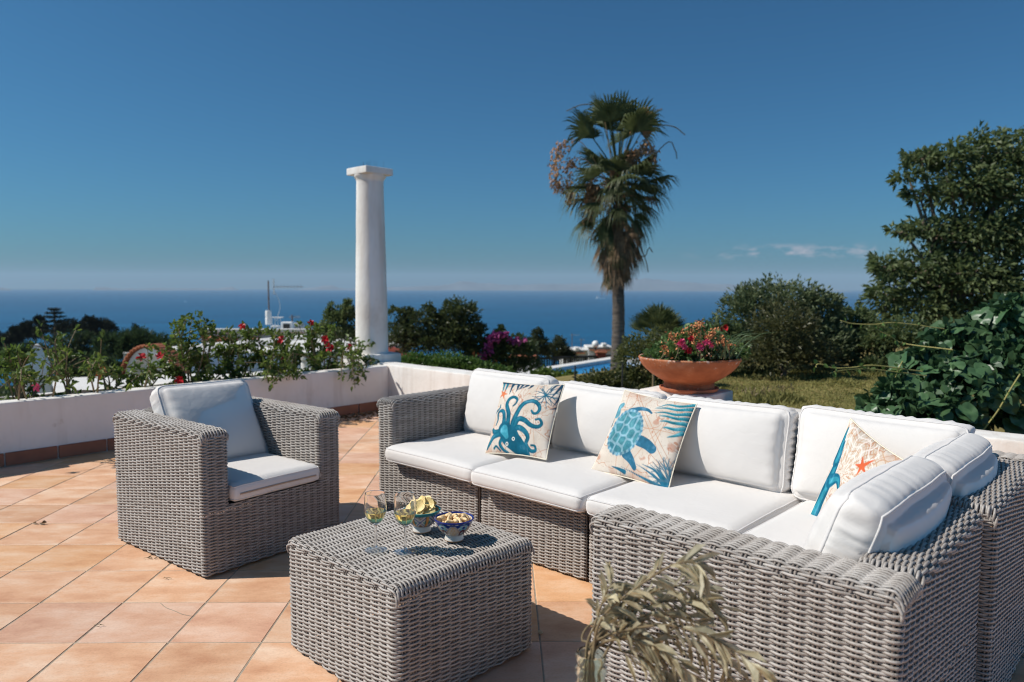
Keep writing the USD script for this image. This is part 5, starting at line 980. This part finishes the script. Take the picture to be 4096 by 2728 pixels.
# ================================================================ PRINTED PILLOWS
def homog(src, dst):
    A = []
    for (x, y), (u, v) in zip(src, dst): A += [[x, y, 1, 0, 0, 0, -u * x, -u * y], [0, 0, 0, x, y, 1, -v * x, -v * y]]
    hh = np.linalg.solve(np.array(A, float), np.array(dst, float).ravel()); return np.r_[hh, 1].reshape(3, 3)
def hmap(H, P):
    q = np.column_stack([np.asarray(P, float), np.ones(len(P))]) @ H.T; return q[:, :2] / q[:, 2:]
def stroke(UV, pts, w0, w1, n=60):
    "signed coverage of a tapering brush stroke along the points"
    c = bez(pts, n); w = np.linspace(w0, w1, n); d = np.full(len(UV), 9.0)
    for p, r in zip(c, w): d = np.minimum(d, np.hypot(UV[:, 0] - p[0], UV[:, 1] - p[1]) - r)
    return smoothstep(.006, -.004, d)
def over(col, m, c): return col * (1 - m[:, None]) + np.asarray(c) * m[:, None]
def linen(UV, seed):
    n = meshkit.fbm(np.column_stack([UV * 5, 0 * UV[:, 0] + seed]), 4, seed)[:, None]; col = np.array([.70, .64, .565]) * (1 - n) + np.array([.50, .415, .335]) * n
    for k in range(9):          # faint chart lines
        r2 = np.random.default_rng(seed * 10 + k); p, a = r2.random(2), r2.uniform(0, np.pi); d = np.abs((UV - p) @ [math.cos(a), math.sin(a)]); col = over(col, smoothstep(.006, .001, d) * .75, (.46, .22, .12))
    wv = np.abs(meshkit.fbm(np.column_stack([UV * 6, 0 * UV[:, 0] + seed + 7]), 3, seed + 2) - .5); col = over(col, smoothstep(.018, .004, wv) * .85, (.44, .20, .12)); wv2 = np.abs(meshkit.fbm(np.column_stack([UV * 13, 0 * UV[:, 0] + seed + 17]), 3, seed + 9) - .5); col = over(col, smoothstep(.016, .003, wv2) * .5, (.38, .27, .20)); ed = np.minimum(np.minimum(UV[:, 0], 1 - UV[:, 0]), np.minimum(UV[:, 1], 1 - UV[:, 1])); return over(col, smoothstep(.16, .0, ed) * smoothstep(.45, .7, meshkit.fbm(np.column_stack([UV * 7, 0 * UV[:, 0] + seed + 3]), 3, seed)) * .5, (.46, .22, .13))
def coral(UV, col, c, R, c0, seed, n=13, a0=0, a1=6.283):
    r2 = np.random.default_rng(seed)
    for a in np.linspace(a0, a1, n, endpoint=False):
        p = [np.array(c)]; 
        for k in range(4): a = a + r2.normal(0, .22); p.append(p[-1] + np.array([math.cos(a), math.sin(a)]) * R / 4)
        col = over(col, stroke(UV, p, .007, .003, 26), c0)
        q = p[2]; a2 = a + r2.choice([-.6, .6]); col = over(col, stroke(UV, [q, q + np.array([math.cos(a2), math.sin(a2)]) * R * .4], .005, .002, 14), c0)
    return col
TEAL, TEAL2, NAVY, ORNG = (.003, .10, .165), (.015, .18, .25), (.006, .05, .10), (.60, .17, .07)
def paint_octopus(UV):
    H = homog([(110, 735), (700, 835), (310, 75), (885, 105)], [(0, 0), (1, 0), (0, 1), (1, 1)]); S = lambda pts: hmap(H, pts); col = linen(UV, 3); px = 1 / 640.
    col = coral(UV, col, S([(740, 235)])[0], .20, TEAL, 4, 15)
    for p in [[(330, 80), (318, 150), (305, 200)], [(365, 90), (350, 150), (330, 190)], [(420, 105), (405, 160), (385, 215)], [(470, 115), (470, 160), (455, 195)], [(515, 110), (500, 150), (480, 170)], [(560, 115), (540, 135), (505, 160)], [(600, 120), (590, 140), (570, 160)], [(880, 100), (830, 190), (765, 285)], [(885, 130), (850, 240), (800, 340)], [(850, 95), (800, 140), (780, 215)], [(870, 260), (840, 330), (780, 370)]]: col = over(col, stroke(UV, S(p), .024, .003, 24), TEAL2 if p[0][0] < 420 else NAVY)
    col = over(col, stroke(UV, S([(310, 80), (420, 90), (560, 110)]), .026, .01, 30), NAVY)
    c = S([(325, 208)])[0]
    for k in range(5): a = 1.25 + k * 1.2566; col = over(col, stroke(UV, [c, c + np.array([math.cos(a), math.sin(a)]) * .075], .022, .003, 14), ORNG)
    rib = lambda q: None
    for (x, y) in [(235, 470), (200, 660), (640, 560)]:
        for k in range(7): col = over(col, stroke(UV, S([(x - 20 + k * 12, y - 40), (x - 34 + k * 12, y + 46)]), .003, .003, 10) * .6, (.42, .37, .33))
    for pts, w0, w1 in [([(365, 560), (385, 430), (365, 330), (390, 268), (440, 252), (476, 280), (462, 318), (430, 345)], 26, 6), ([(415, 540), (470, 420), (530, 335), (610, 298), (668, 320), (692, 372), (668, 418), (632, 424), (615, 398)], 26, 9), ([(430, 560), (480, 482), (540, 490), (600, 540), (660, 552), (700, 520), (688, 478), (650, 484)], 27, 8),
            ([(400, 620), (465, 562), (530, 592), (558, 650), (532, 712), (560, 768), (608, 768), (614, 730), (578, 724)], 27, 7), ([(310, 570), (336, 480), (330, 400), (300, 376), (266, 400), (264, 460), (242, 508)], 24, 7), ([(320, 590), (230, 575), (198, 535)], 28, 12), ([(300, 600), (210, 620), (150, 678), (132, 702)], 26, 12), ([(300, 650), (270, 690), (292, 742), (328, 768)], 20, 7), ([(206, 716), (228, 704), (262, 746)], 10, 5), ([(238, 375), (282, 348), (292, 315)], 12, 5)]:
        m = stroke(UV, S(pts), w0 * px, w1 * px, 70); col = over(col, m, np.array(TEAL)); m2 = stroke(UV, S(pts) + [.004, .008], w0 * px * .45, w1 * px * .3, 60); col = over(col, m2 * .5, TEAL2)
    for pts, w0, w1 in [([(330, 560), (350, 640), (400, 700), (470, 760)], 62, 52), ([(330, 580), (400, 600), (440, 660)], 60, 40), ([(440, 700), (490, 760), (515, 790)], 60, 30)]: col = over(col, stroke(UV, S(pts), w0 * px, w1 * px, 40), TEAL)
    col = over(col, stroke(UV, S([(330, 570), (350, 640)]), 40 * px, 18 * px, 30) * .6, (.06, .36, .46))
    for q in [(413, 664), (342, 704)]: c = S([q])[0]; col = over(col, stroke(UV, [c, c + .001], .022, .022, 4), (.72, .72, .66)); col = over(col, stroke(UV, [c, c + .001], .011, .011, 4), (.02, .06, .08))
    return col
def paint_turtle(UV):
    H = homog([(1150, 950), (1910, 1145), (1480, 150), (2190, 290)], [(0, 0), (1, 0), (0, 1), (1, 1)]); S = lambda pts: hmap(H, pts); col = linen(UV, 5); px = 1 / 800.; B1, B2 = (.022, .125, .21), (.10, .28, .35)
    for k in range(9): col = over(col, stroke(UV, S([(1500 - k * 12, 190 + k * 26), (1400 - k * 6, 240 + k * 26)]), .003, .003, 12) * .7, (.40, .36, .33))
    for p in [[(2185, 300), (2060, 330), (1940, 310), (1850, 350)], [(2170, 350), (2040, 370), (1930, 350), (1840, 360)], [(2150, 400), (2030, 420), (1920, 400), (1840, 410)], [(2140, 450), (2040, 460), (1940, 440), (1880, 440)], [(2120, 500), (2020, 505), (1940, 490), (1890, 495)], [(2100, 545), (2020, 565), (1950, 555), (1915, 560)], [(2080, 590), (2020, 625), (1955, 650)]]: col = over(col, stroke(UV, S(p), .023, .003, 30), (.015, .18, .24)); col = over(col, stroke(UV, S(p) + [0, .012], .008, .002, 20) * .8, (.10, .36, .42))
    for p in [[(1910, 1130), (1800, 1030), (1640, 930)], [(1900, 1110), (1830, 990), (1700, 930)], [(1890, 1130), (1700, 1060), (1480, 955)], [(1920, 1080), (1870, 1000), (1840, 960)], [(1500, 1000), (1440, 970), (1380, 945)]]: col = over(col, stroke(UV, S(p), .022, .003, 30), (.015, .135, .22))
    col = coral(UV, col, S([(1930, 1060)])[0], .24, (.05, .15, .22), 6, 12, 1.2, 3.4)
    for q, s_ in [((1855, 500), .05), ((1990, 740), .055), ((1880, 470), .03), ((1700, 880), .04), ((1230, 830), .04)]:
        c = S([q])[0]; d = np.hypot(*(UV - c).T); nz = meshkit.fbm(np.column_stack([UV * 30, 0 * UV[:, 0]]), 3, 8); col = over(col, smoothstep(s_, s_ * .4, d + (nz - .5) * .06) * .6, (.42, .17, .10))
    for pts, w0, w1, c_ in [([(1690, 700), (1760, 735), (1810, 780)], 52, 42, B1), ([(1590, 385), (1680, 360), (1760, 375), (1805, 412)], 30, 8, B1), ([(1420, 400), (1440, 340), (1485, 318)], 42, 26, B2), ([(1545, 830), (1585, 890), (1610, 965)], 46, 20, B1), ([(1345, 500), (1370, 440)], 22, 10, (.05, .12, .16))]: col = over(col, stroke(UV, S(pts), w0 * px, w1 * px, 40), c_)
    q = hmap(np.linalg.inv(H), UV) if False else None
    c = S([(1530, 600)])[0]; e1 = S([(1720, 560)])[0] - c; e2 = S([(1560, 375)])[0] - c; L = np.linalg.inv(np.column_stack([e1, e2])) @ (UV - c).T; r = np.hypot(*L); sh = smoothstep(1.03, .99, r); col = over(col, sh, (.20, .36, .43))
    sc = [(0, .05), (.08, .52), (-.10, -.42), (.42, .28), (.42, -.22), (-.40, .30), (-.46, -.18), (.25, -.66), (-.30, -.70), (.30, .78), (-.28, .74), (.78, .1), (-.80, .1), (.74, -.42), (-.72, -.5)]
    D = np.sort(np.stack([np.hypot(L[0] - x, L[1] - y) for x, y in sc]), 0); gap = D[1] - D[0]; nz = meshkit.fbm(np.column_stack([UV * 14, 0 * UV[:, 0]]), 4, 12); inner_ = smoothstep(.05, .13, gap) * smoothstep(.93, .86, r)
    plate = np.array([.02, .13, .19])[None] * (1 - nz[:, None]) + np.array([.09, .29, .32])[None] * nz[:, None]; col = col * (1 - inner_[:, None]) + plate * inner_[:, None]
    col = over(col, smoothstep(.10, .04, np.abs(r - .97)) * (np.sin(np.arctan2(L[1], L[0]) * 26) > .1) * .7, (.03, .17, .28)); return col
def paint_whale(UV):
    col = linen(UV, 8); c = np.array([.30, .52]); d = UV - c; r = np.hypot(*d.T); a = np.arctan2(d[:, 1], d[:, 0])
    ringd = np.abs((r * 9 + .25 * np.sin(a * 9)) % 1 - .5); spoke = np.abs((a * 24 / 6.283 + .12 * np.sin(r * 30)) % 1 - .5); net = smoothstep(.10, .02, np.minimum(ringd, spoke * (.4 + r * 1.6))) * (a > -1.2) * smoothstep(.04, .09, r); col = over(col, net * .75, (.48, .28, .16)); col = over(col, (np.maximum(ringd, spoke) > .42) * .6 * (r < .55) * (a > -.6), (.80, .74, .68))
    for p, w in [([(.02, -.02), (.12, .30), (.13, .58), (.12, .80)], .125), ([(.16, .40), (.28, .46), (.40, .36)], .075), ([(.10, .60), (.06, .80), (.05, .92)], .07)]: m = stroke(UV, p, w, .012, 50); col = over(col, m, (.005, .12, .20)); col = over(col, stroke(UV, np.array(p) + [.01, .0], w * .4, .004, 40) * .5, (.05, .36, .44))
    cs = np.array([.56, .72])
    for k in range(5): aa_ = .9 + k * 1.2566; col = over(col, stroke(UV, [cs, cs + np.array([math.cos(aa_), math.sin(aa_)]) * (.16 if k == 0 else .10)], .026, .004, 14), (.62, .12, .045))
    return col
def at_b(x, y, b):
    d = ray(x, y); t = ((QO - EYE[:2]) @ VB + b) / (d[:2] @ VB); return EYE + d * t
def print_pillow(name, label, corners, z0, yaw, lean, paint, th=.052, n=150, apex=None):
    A = at_z(*corners[0], z0) if apex is None else at_b(*corners[2], apex); y_, l_ = TH - math.pi / 2 + math.radians(yaw), math.radians(lean); nn = np.array([math.cos(y_) * math.cos(l_), math.sin(y_) * math.cos(l_), math.sin(l_)]); Q = []
    for p in corners: d = ray(*p); Q.append(EYE + d * ((A - EYE) @ nn) / (d @ nn))
    BL, BR, TL, TR = Q; t = thing("throw_pillow", label, "pillow"); s = np.linspace(0, 1, n); U_, W_ = np.meshgrid(s, s, indexing="ij"); UV = np.column_stack([U_.ravel(), W_.ravel()])
    def shape(sgn, k):
        X, Yq = k[:, 0] * 2 - 1, k[:, 1] * 2 - 1; fx, fy = 1 - np.abs(X) ** 2.4, 1 - np.abs(Yq) ** 2.4; x2 = .5 + .5 * X * (1 - .055 * (1 - Yq ** 2)); y2 = .5 + .5 * Yq * (1 - .055 * (1 - X ** 2)); base = ((1 - x2) * (1 - y2))[:, None] * BL + (x2 * (1 - y2))[:, None] * BR + ((1 - x2) * y2)[:, None] * TL + (x2 * y2)[:, None] * TR
        wr = (meshkit.fbm(np.column_stack([k * 5, 0 * X + yaw]), 3, 5) - .5) * .012 * np.minimum(1, 6 * fx * fy); return base + nn * (sgn * th * np.maximum(fx * fy, 0) ** .55 + wr)[:, None]
    F = grid_faces(n, n); col = paint(UV); wc = meshkit.fbm(np.column_stack([UV * 16, 0 * UV[:, 0] + yaw]), 4, 77)[:, None]; blu = smoothstep(.0, .25, col[:, 2:] - col[:, :1]); col = col * (1 + blu * (wc - .5) * 1.1) + blu * np.maximum(wc - .6, 0) * .25; obj("printed_front", (shape(1, UV), F[:, ::-1]), m_print, t, smooth=True, color=np.clip(col, 0, 1))
    s2 = np.linspace(0, 1, 40); a, b = np.meshgrid(s2, s2, indexing="ij"); k = np.column_stack([a.ravel(), b.ravel()]); obj("plain_back", (shape(-1, k) - nn * .001, grid_faces(40, 40)), m_back_cloth, t, smooth=True)
    e = np.linspace(0, 1, 40); R = np.concatenate([np.column_stack([e, 0 * e]), np.column_stack([0 * e + 1, e]), np.column_stack([1 - e, 0 * e + 1]), np.column_stack([0 * e, 1 - e])]); R = R[np.r_[True, np.linalg.norm(np.diff(R, axis=0), axis=1) > 1e-6]]; obj("piping", piping(shape(0, R), .0032), m_back_cloth, t, smooth=True)
print_pillow("pillow", "printed throw pillow with a teal octopus on a map pattern", [(1116, 1042), (1256, 1057), (1157, 878), (1298, 884)], .42, 3, 37, paint_octopus)
print_pillow("pillow", "printed throw pillow with a blue sea turtle", [(1359, 1082), (1536, 1130), (1437, 897), (1602, 929)], .42, -3, 37, paint_turtle)
print_pillow("pillow", "printed throw pillow with a teal whale tail and red starfish in the sofa corner", [(1862, 1185), (1985, 1275), (1956, 962), (2085, 1062)], .43, -14, 22, paint_whale, apex=.43)

# ================================================================ ON THE TABLE
TZ = .4105
def wine_glass(u, v, label):
    p = at_z(u, v, TZ); t = thing("wine_glass", label, "wine glass", tuple(p)); th = .0011
    out = [(.0, .0), (.0355, .0), (.0365, .0012), (.030, .0030), (.012, .0055), (.0052, .0095), (.0038, .018), (.0035, .050), (.0038, .078), (.0055, .086), (.012, .091), (.023, .100), (.0315, .114), (.0362, .130), (.0372, .144), (.0362, .160), (.0345, .178), (.0332, .192)]
    inn = [(r - th, z) for r, z in out[:9:-1] if z > .095] + [(.0195, .0985), (.010, .0925), (0, .0905)]
    obj("foot", lathe([(0, .0), (.0355, .0), (.0365, .0012), (.030, .0030), (.012, .0055), (.0052, .0095), (0, .0096)], 40), m_glass, t, smooth=50); obj("stem", lathe([(0, .0098), (.0052, .0098), (.0038, .018), (.0035, .050), (.0038, .078), (.0052, .0855), (0, .0857)], 16), m_stem_glass, t, smooth=50)
    V, F = lathe([(0, .086)] + out[9:] + [(.0328, .1925)] + inn, 40); obj("cup", (V, F), m_stem_glass, t, smooth=50); obj("rim", lathe([(.0327, .1915), (.0335, .1918), (.0337, .1926), (.0330, .1930), (.0325, .1925)], 40), m_stem_glass, t, smooth=50)
    w = [(0, .0907), (.0098, .0927), (.0190, .0987)] + [(r - th - .0001, z) for r, z in out if .099 < z < .131] + [(.0355, .1325), (0, .1325)]; obj("wine", lathe(w, 36), m_wine, t, smooth=50)
wine_glass(864, 1264, "left glass of white wine on the wicker table"); wine_glass(932, 1268, "glass of white wine in front of the bowl of crisps")
def bowl(u, v, label, R, H, paint, rim):
    p = at_z(u, v, TZ); t = thing("snack_bowl", label, "bowl", tuple(p)); n, k = 46, 160; f = np.linspace(0, 1, n)
    prof = bez([(.031, .0), (.0335, .004), (.0300, .017), (.031, .021), (.048, .036), (.060, .055), (R, H)], n); V, F = lathe(prof, k); a = np.repeat(np.arange(k)[None] * 2 * np.pi / k, n, 0).ravel(); z = V[:, 2]; obj("body", (V, F), m_glaze, t, smooth=True, color=paint(a, z / H))
    V, F = lathe([(R - .001, H - .002), (R + .002, H), (R + .0015, H + .0035), (R - .002, H + .004), (R - .005, H + .001), (R - .004, H - .003)], 64); obj("rim", (V, F), rim, t, smooth=50)
    obj("inside", lathe([(R - .0045, H), (.054, .052), (.040, .036), (.02, .028), (0, .027)], 40), m_cream, t, smooth=True); return p
m_cream = plain("cream_glaze", (.62, .52, .40), .25, .1, 20); m_teal_rim = plain("teal_glaze", (.02, .19, .19), .2, .1, 20); m_blue_rim = plain("cobalt_glaze", (.012, .022, .16), .18, .15, 20)
CRM, COB, BRN, AQU, OCH = (.60, .53, .43), (.012, .035, .17), (.15, .05, .03), (.20, .42, .44), (.60, .26, .06)
def base_cream(a, z): return np.tile(np.array(CRM), (len(a), 1))
def paint_blue(a, z):
    col = base_cream(a, z); x = (a * 5 / (2 * np.pi) - .25) % 1; d = np.abs(x - .5) * 2; zz = (z - .30) / .62          # five repeats of a lozenge between scrolls
    col = over(col, (z > .34) & (np.abs((zz * 2.2 - d * 1.1) % 1 - .5) < .36) & (zz > .25 + .3 * (1 - d)), COB); arch = np.abs(np.hypot((x - .0) % 1 - .5, (zz - .62) * .8) - .34); col = over(col, smoothstep(.10, .06, np.abs(np.hypot((d - 1) * .8, zz - .78) - .22)), AQU)
    loz = d + np.abs(zz - .45) * 1.25; col = over(col, smoothstep(.80, .76, loz), CRM); col = over(col, smoothstep(.70, .66, loz), BRN); g1 = np.abs(((x * 7 + zz * 2.6) % 1) - .5) > .32; g2 = np.abs(((x * 7 - zz * 2.6) % 1) - .5) > .32; col = over(col, (loz < .62) & ~(g1 | g2), OCH); col = over(col, (loz < .62) & (g1 | g2), CRM)
    fl = np.hypot((1 - d) * .95, (zz - .28) * 1.0); col = over(col, smoothstep(.34, .31, fl), (.10, .016, .02)); col = over(col, smoothstep(.15, .12, fl), CRM); col = over(col, smoothstep(.08, .06, fl), AQU)
    col = over(col, smoothstep(.06, .03, np.abs(zz - .98)), COB); col = over(col, (z > .30) & (z < .335), BRN); col = over(col, (z <= .30), (.62, .58, .52)); col = over(col, z < .05, (.45, .24, .12)); return col
def paint_teal(a, z):
    col = base_cream(a, z); x = (a * 7 / (2 * np.pi) + .25) % 1; zz = (z - .30) / .62; d1, d2 = np.abs(x - zz), np.abs(x - (1 - zz)); cr = np.minimum(d1, d2)
    alt = ((a * 7 / (2 * np.pi)) // 1 % 2) == 0; ins = cr > .17; top = (zz > .5) & (np.abs(x - .5) < .33 * (zz - .2)); col = over(col, ins & alt, COB); col = over(col, ins & ~alt, BRN); col = over(col, ins & (np.abs(zz - .5) < .14), (.02, .19, .19)); hat = np.abs(((x * 9 + zz * 7) % 1) - .5) > .36; col = over(col, ins & hat & (zz > .5), CRM); col = over(col, smoothstep(.075, .04, cr), COB * np.array([1, 1, 1.0])); edge_ = np.minimum(x, 1 - x); col = over(col, edge_ < .07, OCH); col = over(col, (edge_ >= .07) & (edge_ < .11), (.02, .02, .03))
    col = over(col, zz > .95, (.02, .19, .19)); col = over(col, (z > .30) & (z < .335), (.03, .03, .04)); col = over(col, z <= .30, (.62, .58, .52)); col = over(col, z < .05, (.45, .24, .12)); return col
b1 = bowl(970, 1220, "teal rimmed painted bowl filled with potato crisps", .0655, .076, paint_teal, m_teal_rim)
b2 = bowl(1044, 1240, "blue rimmed painted bowl filled with cashew nuts", .0665, .074, paint_blue, m_blue_rim)
rs = np.random.default_rng(231); m_chip = plain("potato_crisp", (.95, .66, .28), .45, .22, 60, .2, 200); m_nut = plain("cashew_nut", (.80, .56, .30), .45, .28, 90, .15, 200)
under = trimesh.creation.icosphere(2, .05); 
for i in range(30):
    a, r = i * 2.4, .044 * math.sqrt((i % 10 + .5) / 10); lay = i // 10; R = rs.uniform(.017, .024); th_ = np.arange(14) * 2 * np.pi / 14; Vc = [np.zeros(3)]; cu = rs.uniform(8, 20) * rs.choice([-1, 1])
    for rr0 in (.55, 1.0):
        x, y = R * rr0 * np.cos(th_) * 1.15, R * rr0 * np.sin(th_); Vc += list(np.column_stack([x, y, cu * (x * x - .5 * y * y) + rs.normal(0, .0006, 14)]))
    Vc = np.array(Vc); Fc = [[0, 1 + k, 1 + (k + 1) % 14] for k in range(14)] + [[1 + k, 15 + k, 15 + (k + 1) % 14] for k in range(14)] + [[1 + k, 15 + (k + 1) % 14, 1 + (k + 1) % 14] for k in range(14)]; Rm = trimesh.transformations.random_rotation_matrix(rs.random(3))[:3, :3]
    if lay == 2: r *= .8
    ax_ = unit(np.array([math.cos(a) * .35 - .25, math.sin(a) * .35 - .25, 1.0]) + rs.normal(0, .32, 3)); x = unit(np.cross(ax_, rs.normal(0, 1, 3))); Rm = np.column_stack([x, np.cross(ax_, x), ax_]); P = b1 + np.array([r * math.cos(a), r * math.sin(a), .066 + .014 * lay + .012 * (1 - r / .05) * (lay > 0)]); Vw = P + Vc @ Rm.T
    V2 = np.vstack([Vw, Vw + Rm[:, 2] * .0009]); Fc = np.array(Fc); F2 = np.vstack([Fc[:, ::-1], Fc + len(Vw), [[15 + k, 15 + (k + 1) % 14, 29 + 15 + k] for k in range(14)], [[15 + (k + 1) % 14, 29 + 15 + (k + 1) % 14, 29 + 15 + k] for k in range(14)]])
    obj("crisp", (V2, F2), m_chip, smooth=30, label="thin golden potato crisp heaped in the teal rimmed bowl", cat="crisp", group="potato crisps in the teal rimmed bowl")
for i in range(32):
    a, r, lay = i * 2.4, .048 * math.sqrt((i % 16 + .5) / 16), i // 16; q = np.linspace(-1.25, 1.25, 11); R = .0125; c = np.column_stack([R * np.cos(q) - R * .8, R * 1.15 * np.sin(q), 0 * q]); rad = .0060 * np.sqrt(np.maximum(1 - (np.abs(q) / 1.36) ** 2.6, .05)) * (1 + .15 * np.sin(q)); ax_ = unit(rs.normal(0, .5, 3) + [0, 0, 1.0]); x = unit(np.cross(ax_, rs.normal(0, 1, 3))); Rm = np.column_stack([x, np.cross(ax_, x), ax_]); V, F = sweep(c[None], np.broadcast_to([0, 0, 1.], (1, 11, 3)), rad[None], rad[None], 8)
    P = b2 + np.array([r * math.cos(a), r * math.sin(a) * 1.0, .064 + .011 * lay + .006 * (1 - r / .05)]); obj("cashew", (P + V @ Rm.T, F), m_nut, smooth=True, label="curved roasted cashew nut heaped in the blue rimmed bowl", cat="nut", group="cashew nuts in the blue rimmed bowl")

# ================================================================ OLIVE BRANCHES IN A BOTTLE
YVS = 1.30; nk = at_y(1359, 1500, YVS); vs = thing("glass_bottle", "pale green glass bottle holding olive branches, cut off by the lower edge", "bottle", (nk[0], nk[1], 0)); Hn = nk[2]
o = [(0, 0), (.070, 0), (.078, .008), (.080, .03), (.080, Hn - .25), (.072, Hn - .19), (.045, Hn - .13), (.0275, Hn - .085), (.0262, Hn - .045), (.0262, Hn - .042), (.0290, Hn - .038), (.0290, Hn - .028), (.0262, Hn - .024), (.0258, Hn - .016), (.0282, Hn - .012), (.0284, Hn - .003), (.0262, Hn)]
i_ = [(.0232, Hn - .002), (.0225, Hn - .016), (.0225, Hn - .085), (.041, Hn - .133), (.068, Hn - .192), (.076, Hn - .25), (.076, .03), (.07, .012), (0, .010)]; obj("glass", lathe(o + i_, 48), m_green_glass, vs, smooth=40)
ol = thing("olive_branch", "dry olive branches with narrow silvery leaves standing in the glass bottle", "branch"); rs = np.random.default_rng(241); bs = MB(); LV = []
BR = [[(1357, 1520), (1385, 1420), (1465, 1350), (1540, 1302), (1592, 1292), (1622, 1318)], [(1356, 1520), (1370, 1430), (1392, 1365), (1410, 1338)], [(1360, 1520), (1420, 1430), (1500, 1390), (1585, 1380), (1650, 1395)], [(1361, 1520), (1440, 1450), (1560, 1440), (1680, 1490), (1750, 1548)], [(1361, 1520), (1430, 1470), (1520, 1490), (1590, 1560)], [(1359, 1520), (1395, 1440), (1480, 1370), (1575, 1345), (1625, 1372)], [(1353, 1515), (1338, 1470), (1352, 1440), (1378, 1432)], [(1362, 1520), (1500, 1455), (1620, 1500), (1700, 1575)], [(1362, 1520), (1420, 1400), (1452, 1372), (1500, 1360)], [(1362, 1522), (1440, 1500), (1500, 1530), (1530, 1580)], [(1360, 1522), (1400, 1460), (1440, 1440), (1490, 1470), (1540, 1540)], [(1360, 1520), (1470, 1420), (1570, 1420), (1640, 1460), (1680, 1530)]]
for j, px_ in enumerate(BR):
    yo = rs.uniform(-.10, .12); pts = []
    for k, (x, y) in enumerate(px_): pts.append(at_y(x, y, YVS + yo * k / (len(px_) - 1)))
    pts = [np.array([nk[0] + rs.normal(0, .006), nk[1] + rs.normal(0, .006), nk[2] - .17])] + pts; pts[1] = pts[1] * .15 + np.array([nk[0] + rs.normal(0, .009), nk[1] + rs.normal(0, .009), nk[2] - .005]) * .85; c = bez(pts, 34); rad = np.linspace(.0030, .0012, 34)[None]; bs.add(*sweep(c[None], np.broadcast_to([.3, .2, .9], (1, 34, 3)), rad, rad, 6))
    for q in range(9, 34):
        if rs.random() < .06 or np.linalg.norm(c[q] - nk) < .055: continue
        tg = unit(c[min(q + 1, 33)] - c[max(q - 1, 0)]); sd_ = unit(np.cross(tg, rs.normal(0, 1, 3)))
        for s in ((1, -1) if rs.random() < .8 else (rs.choice([1, -1]),)): LV.append((c[q], tg * .75 + sd_ * s * .75 + np.array([0, 0, -.55 * rs.random()]), rs.uniform(.036, .060)))
obj("twigs", bs.get(), m_twig, ol, smooth=True, kind="stuff"); idx = rs.permutation(len(LV)); rest = ([], [], [])
for n_, k in enumerate(idx):
    p, d, L = LV[k]
    if n_ < 300: obj("leaf", leaves(p[None], d[None], L, L * .155, rs, .22, .3, True), L_olive, ol)
    else: rest[0].append(p); rest[1].append(d); rest[2].append(L)
if rest[0]: obj("more_leaves", leaves(np.array(rest[0]), np.array(rest[1]), np.array(rest[2]), np.array(rest[2]) * .21, rs, .22, .3, True), L_olive, ol, kind="stuff")
# ---------------------------------------------------------------- bits lying on the tiles
m_debris = leafmat("fallen_leaf", (.10, .05, .02), (.28, .17, .07), trans=.05)
rs = np.random.default_rng(251)
for (u, v, lab, n, L) in [(93, 1204, "curled dry sprig lying on a tile joint near the left edge", 6, .035), (340, 1284, "dry leaf crumbs on the tile joint in front of the armchair", 5, .018), (385, 1330, "tiny dark leaf bit on the tile joint left of the armchair corner", 2, .012), (228, 1438, "small brown leaf fragment on a tile joint in the foreground", 2, .012), (1243, 1448, "single pale green leaf lying on the dark tile joint right of the table", 1, .038)]:
    p = at_z(u, v, .004); t = thing("fallen_leaf", lab, "leaf", tuple(p))
    for q in range(n): obj("blade" if n > 1 else "leaf_blade", leaves(np.array([[rs.normal(0, .018) * (n > 1), rs.normal(0, .008) * (n > 1), .001]]), np.array([[rs.normal(0, 1), rs.normal(.6, .6), .12]]) if n > 1 else np.array([[-.1, -1.0, .05]]), L, L * (.35 if n > 1 else .55), rs, .1, .2, True), m_debris if n > 1 else L_olive, t)
    if n > 1: obj("stalk", tube([(-.02, 0, .002), (0, .004, .004), (.02, -.002, .002)], .001, 4), m_twig, t)
cr = bez([at_z(x / 1.96 / PS, (1800 + y / 1.96) / PS, .0006) for x, y in [(1258, 1200), (1300, 1235), (1370, 1262), (1430, 1288), (1500, 1302)]], 16); t = thing("tile_crack", "mended crack running across a tile in front of the armchair", "crack"); obj("crack_line", sweep(cr[None], np.broadcast_to([0, 0, 1.], (1, 16, 3)), .0006, .0016, 5), m_grout, t)
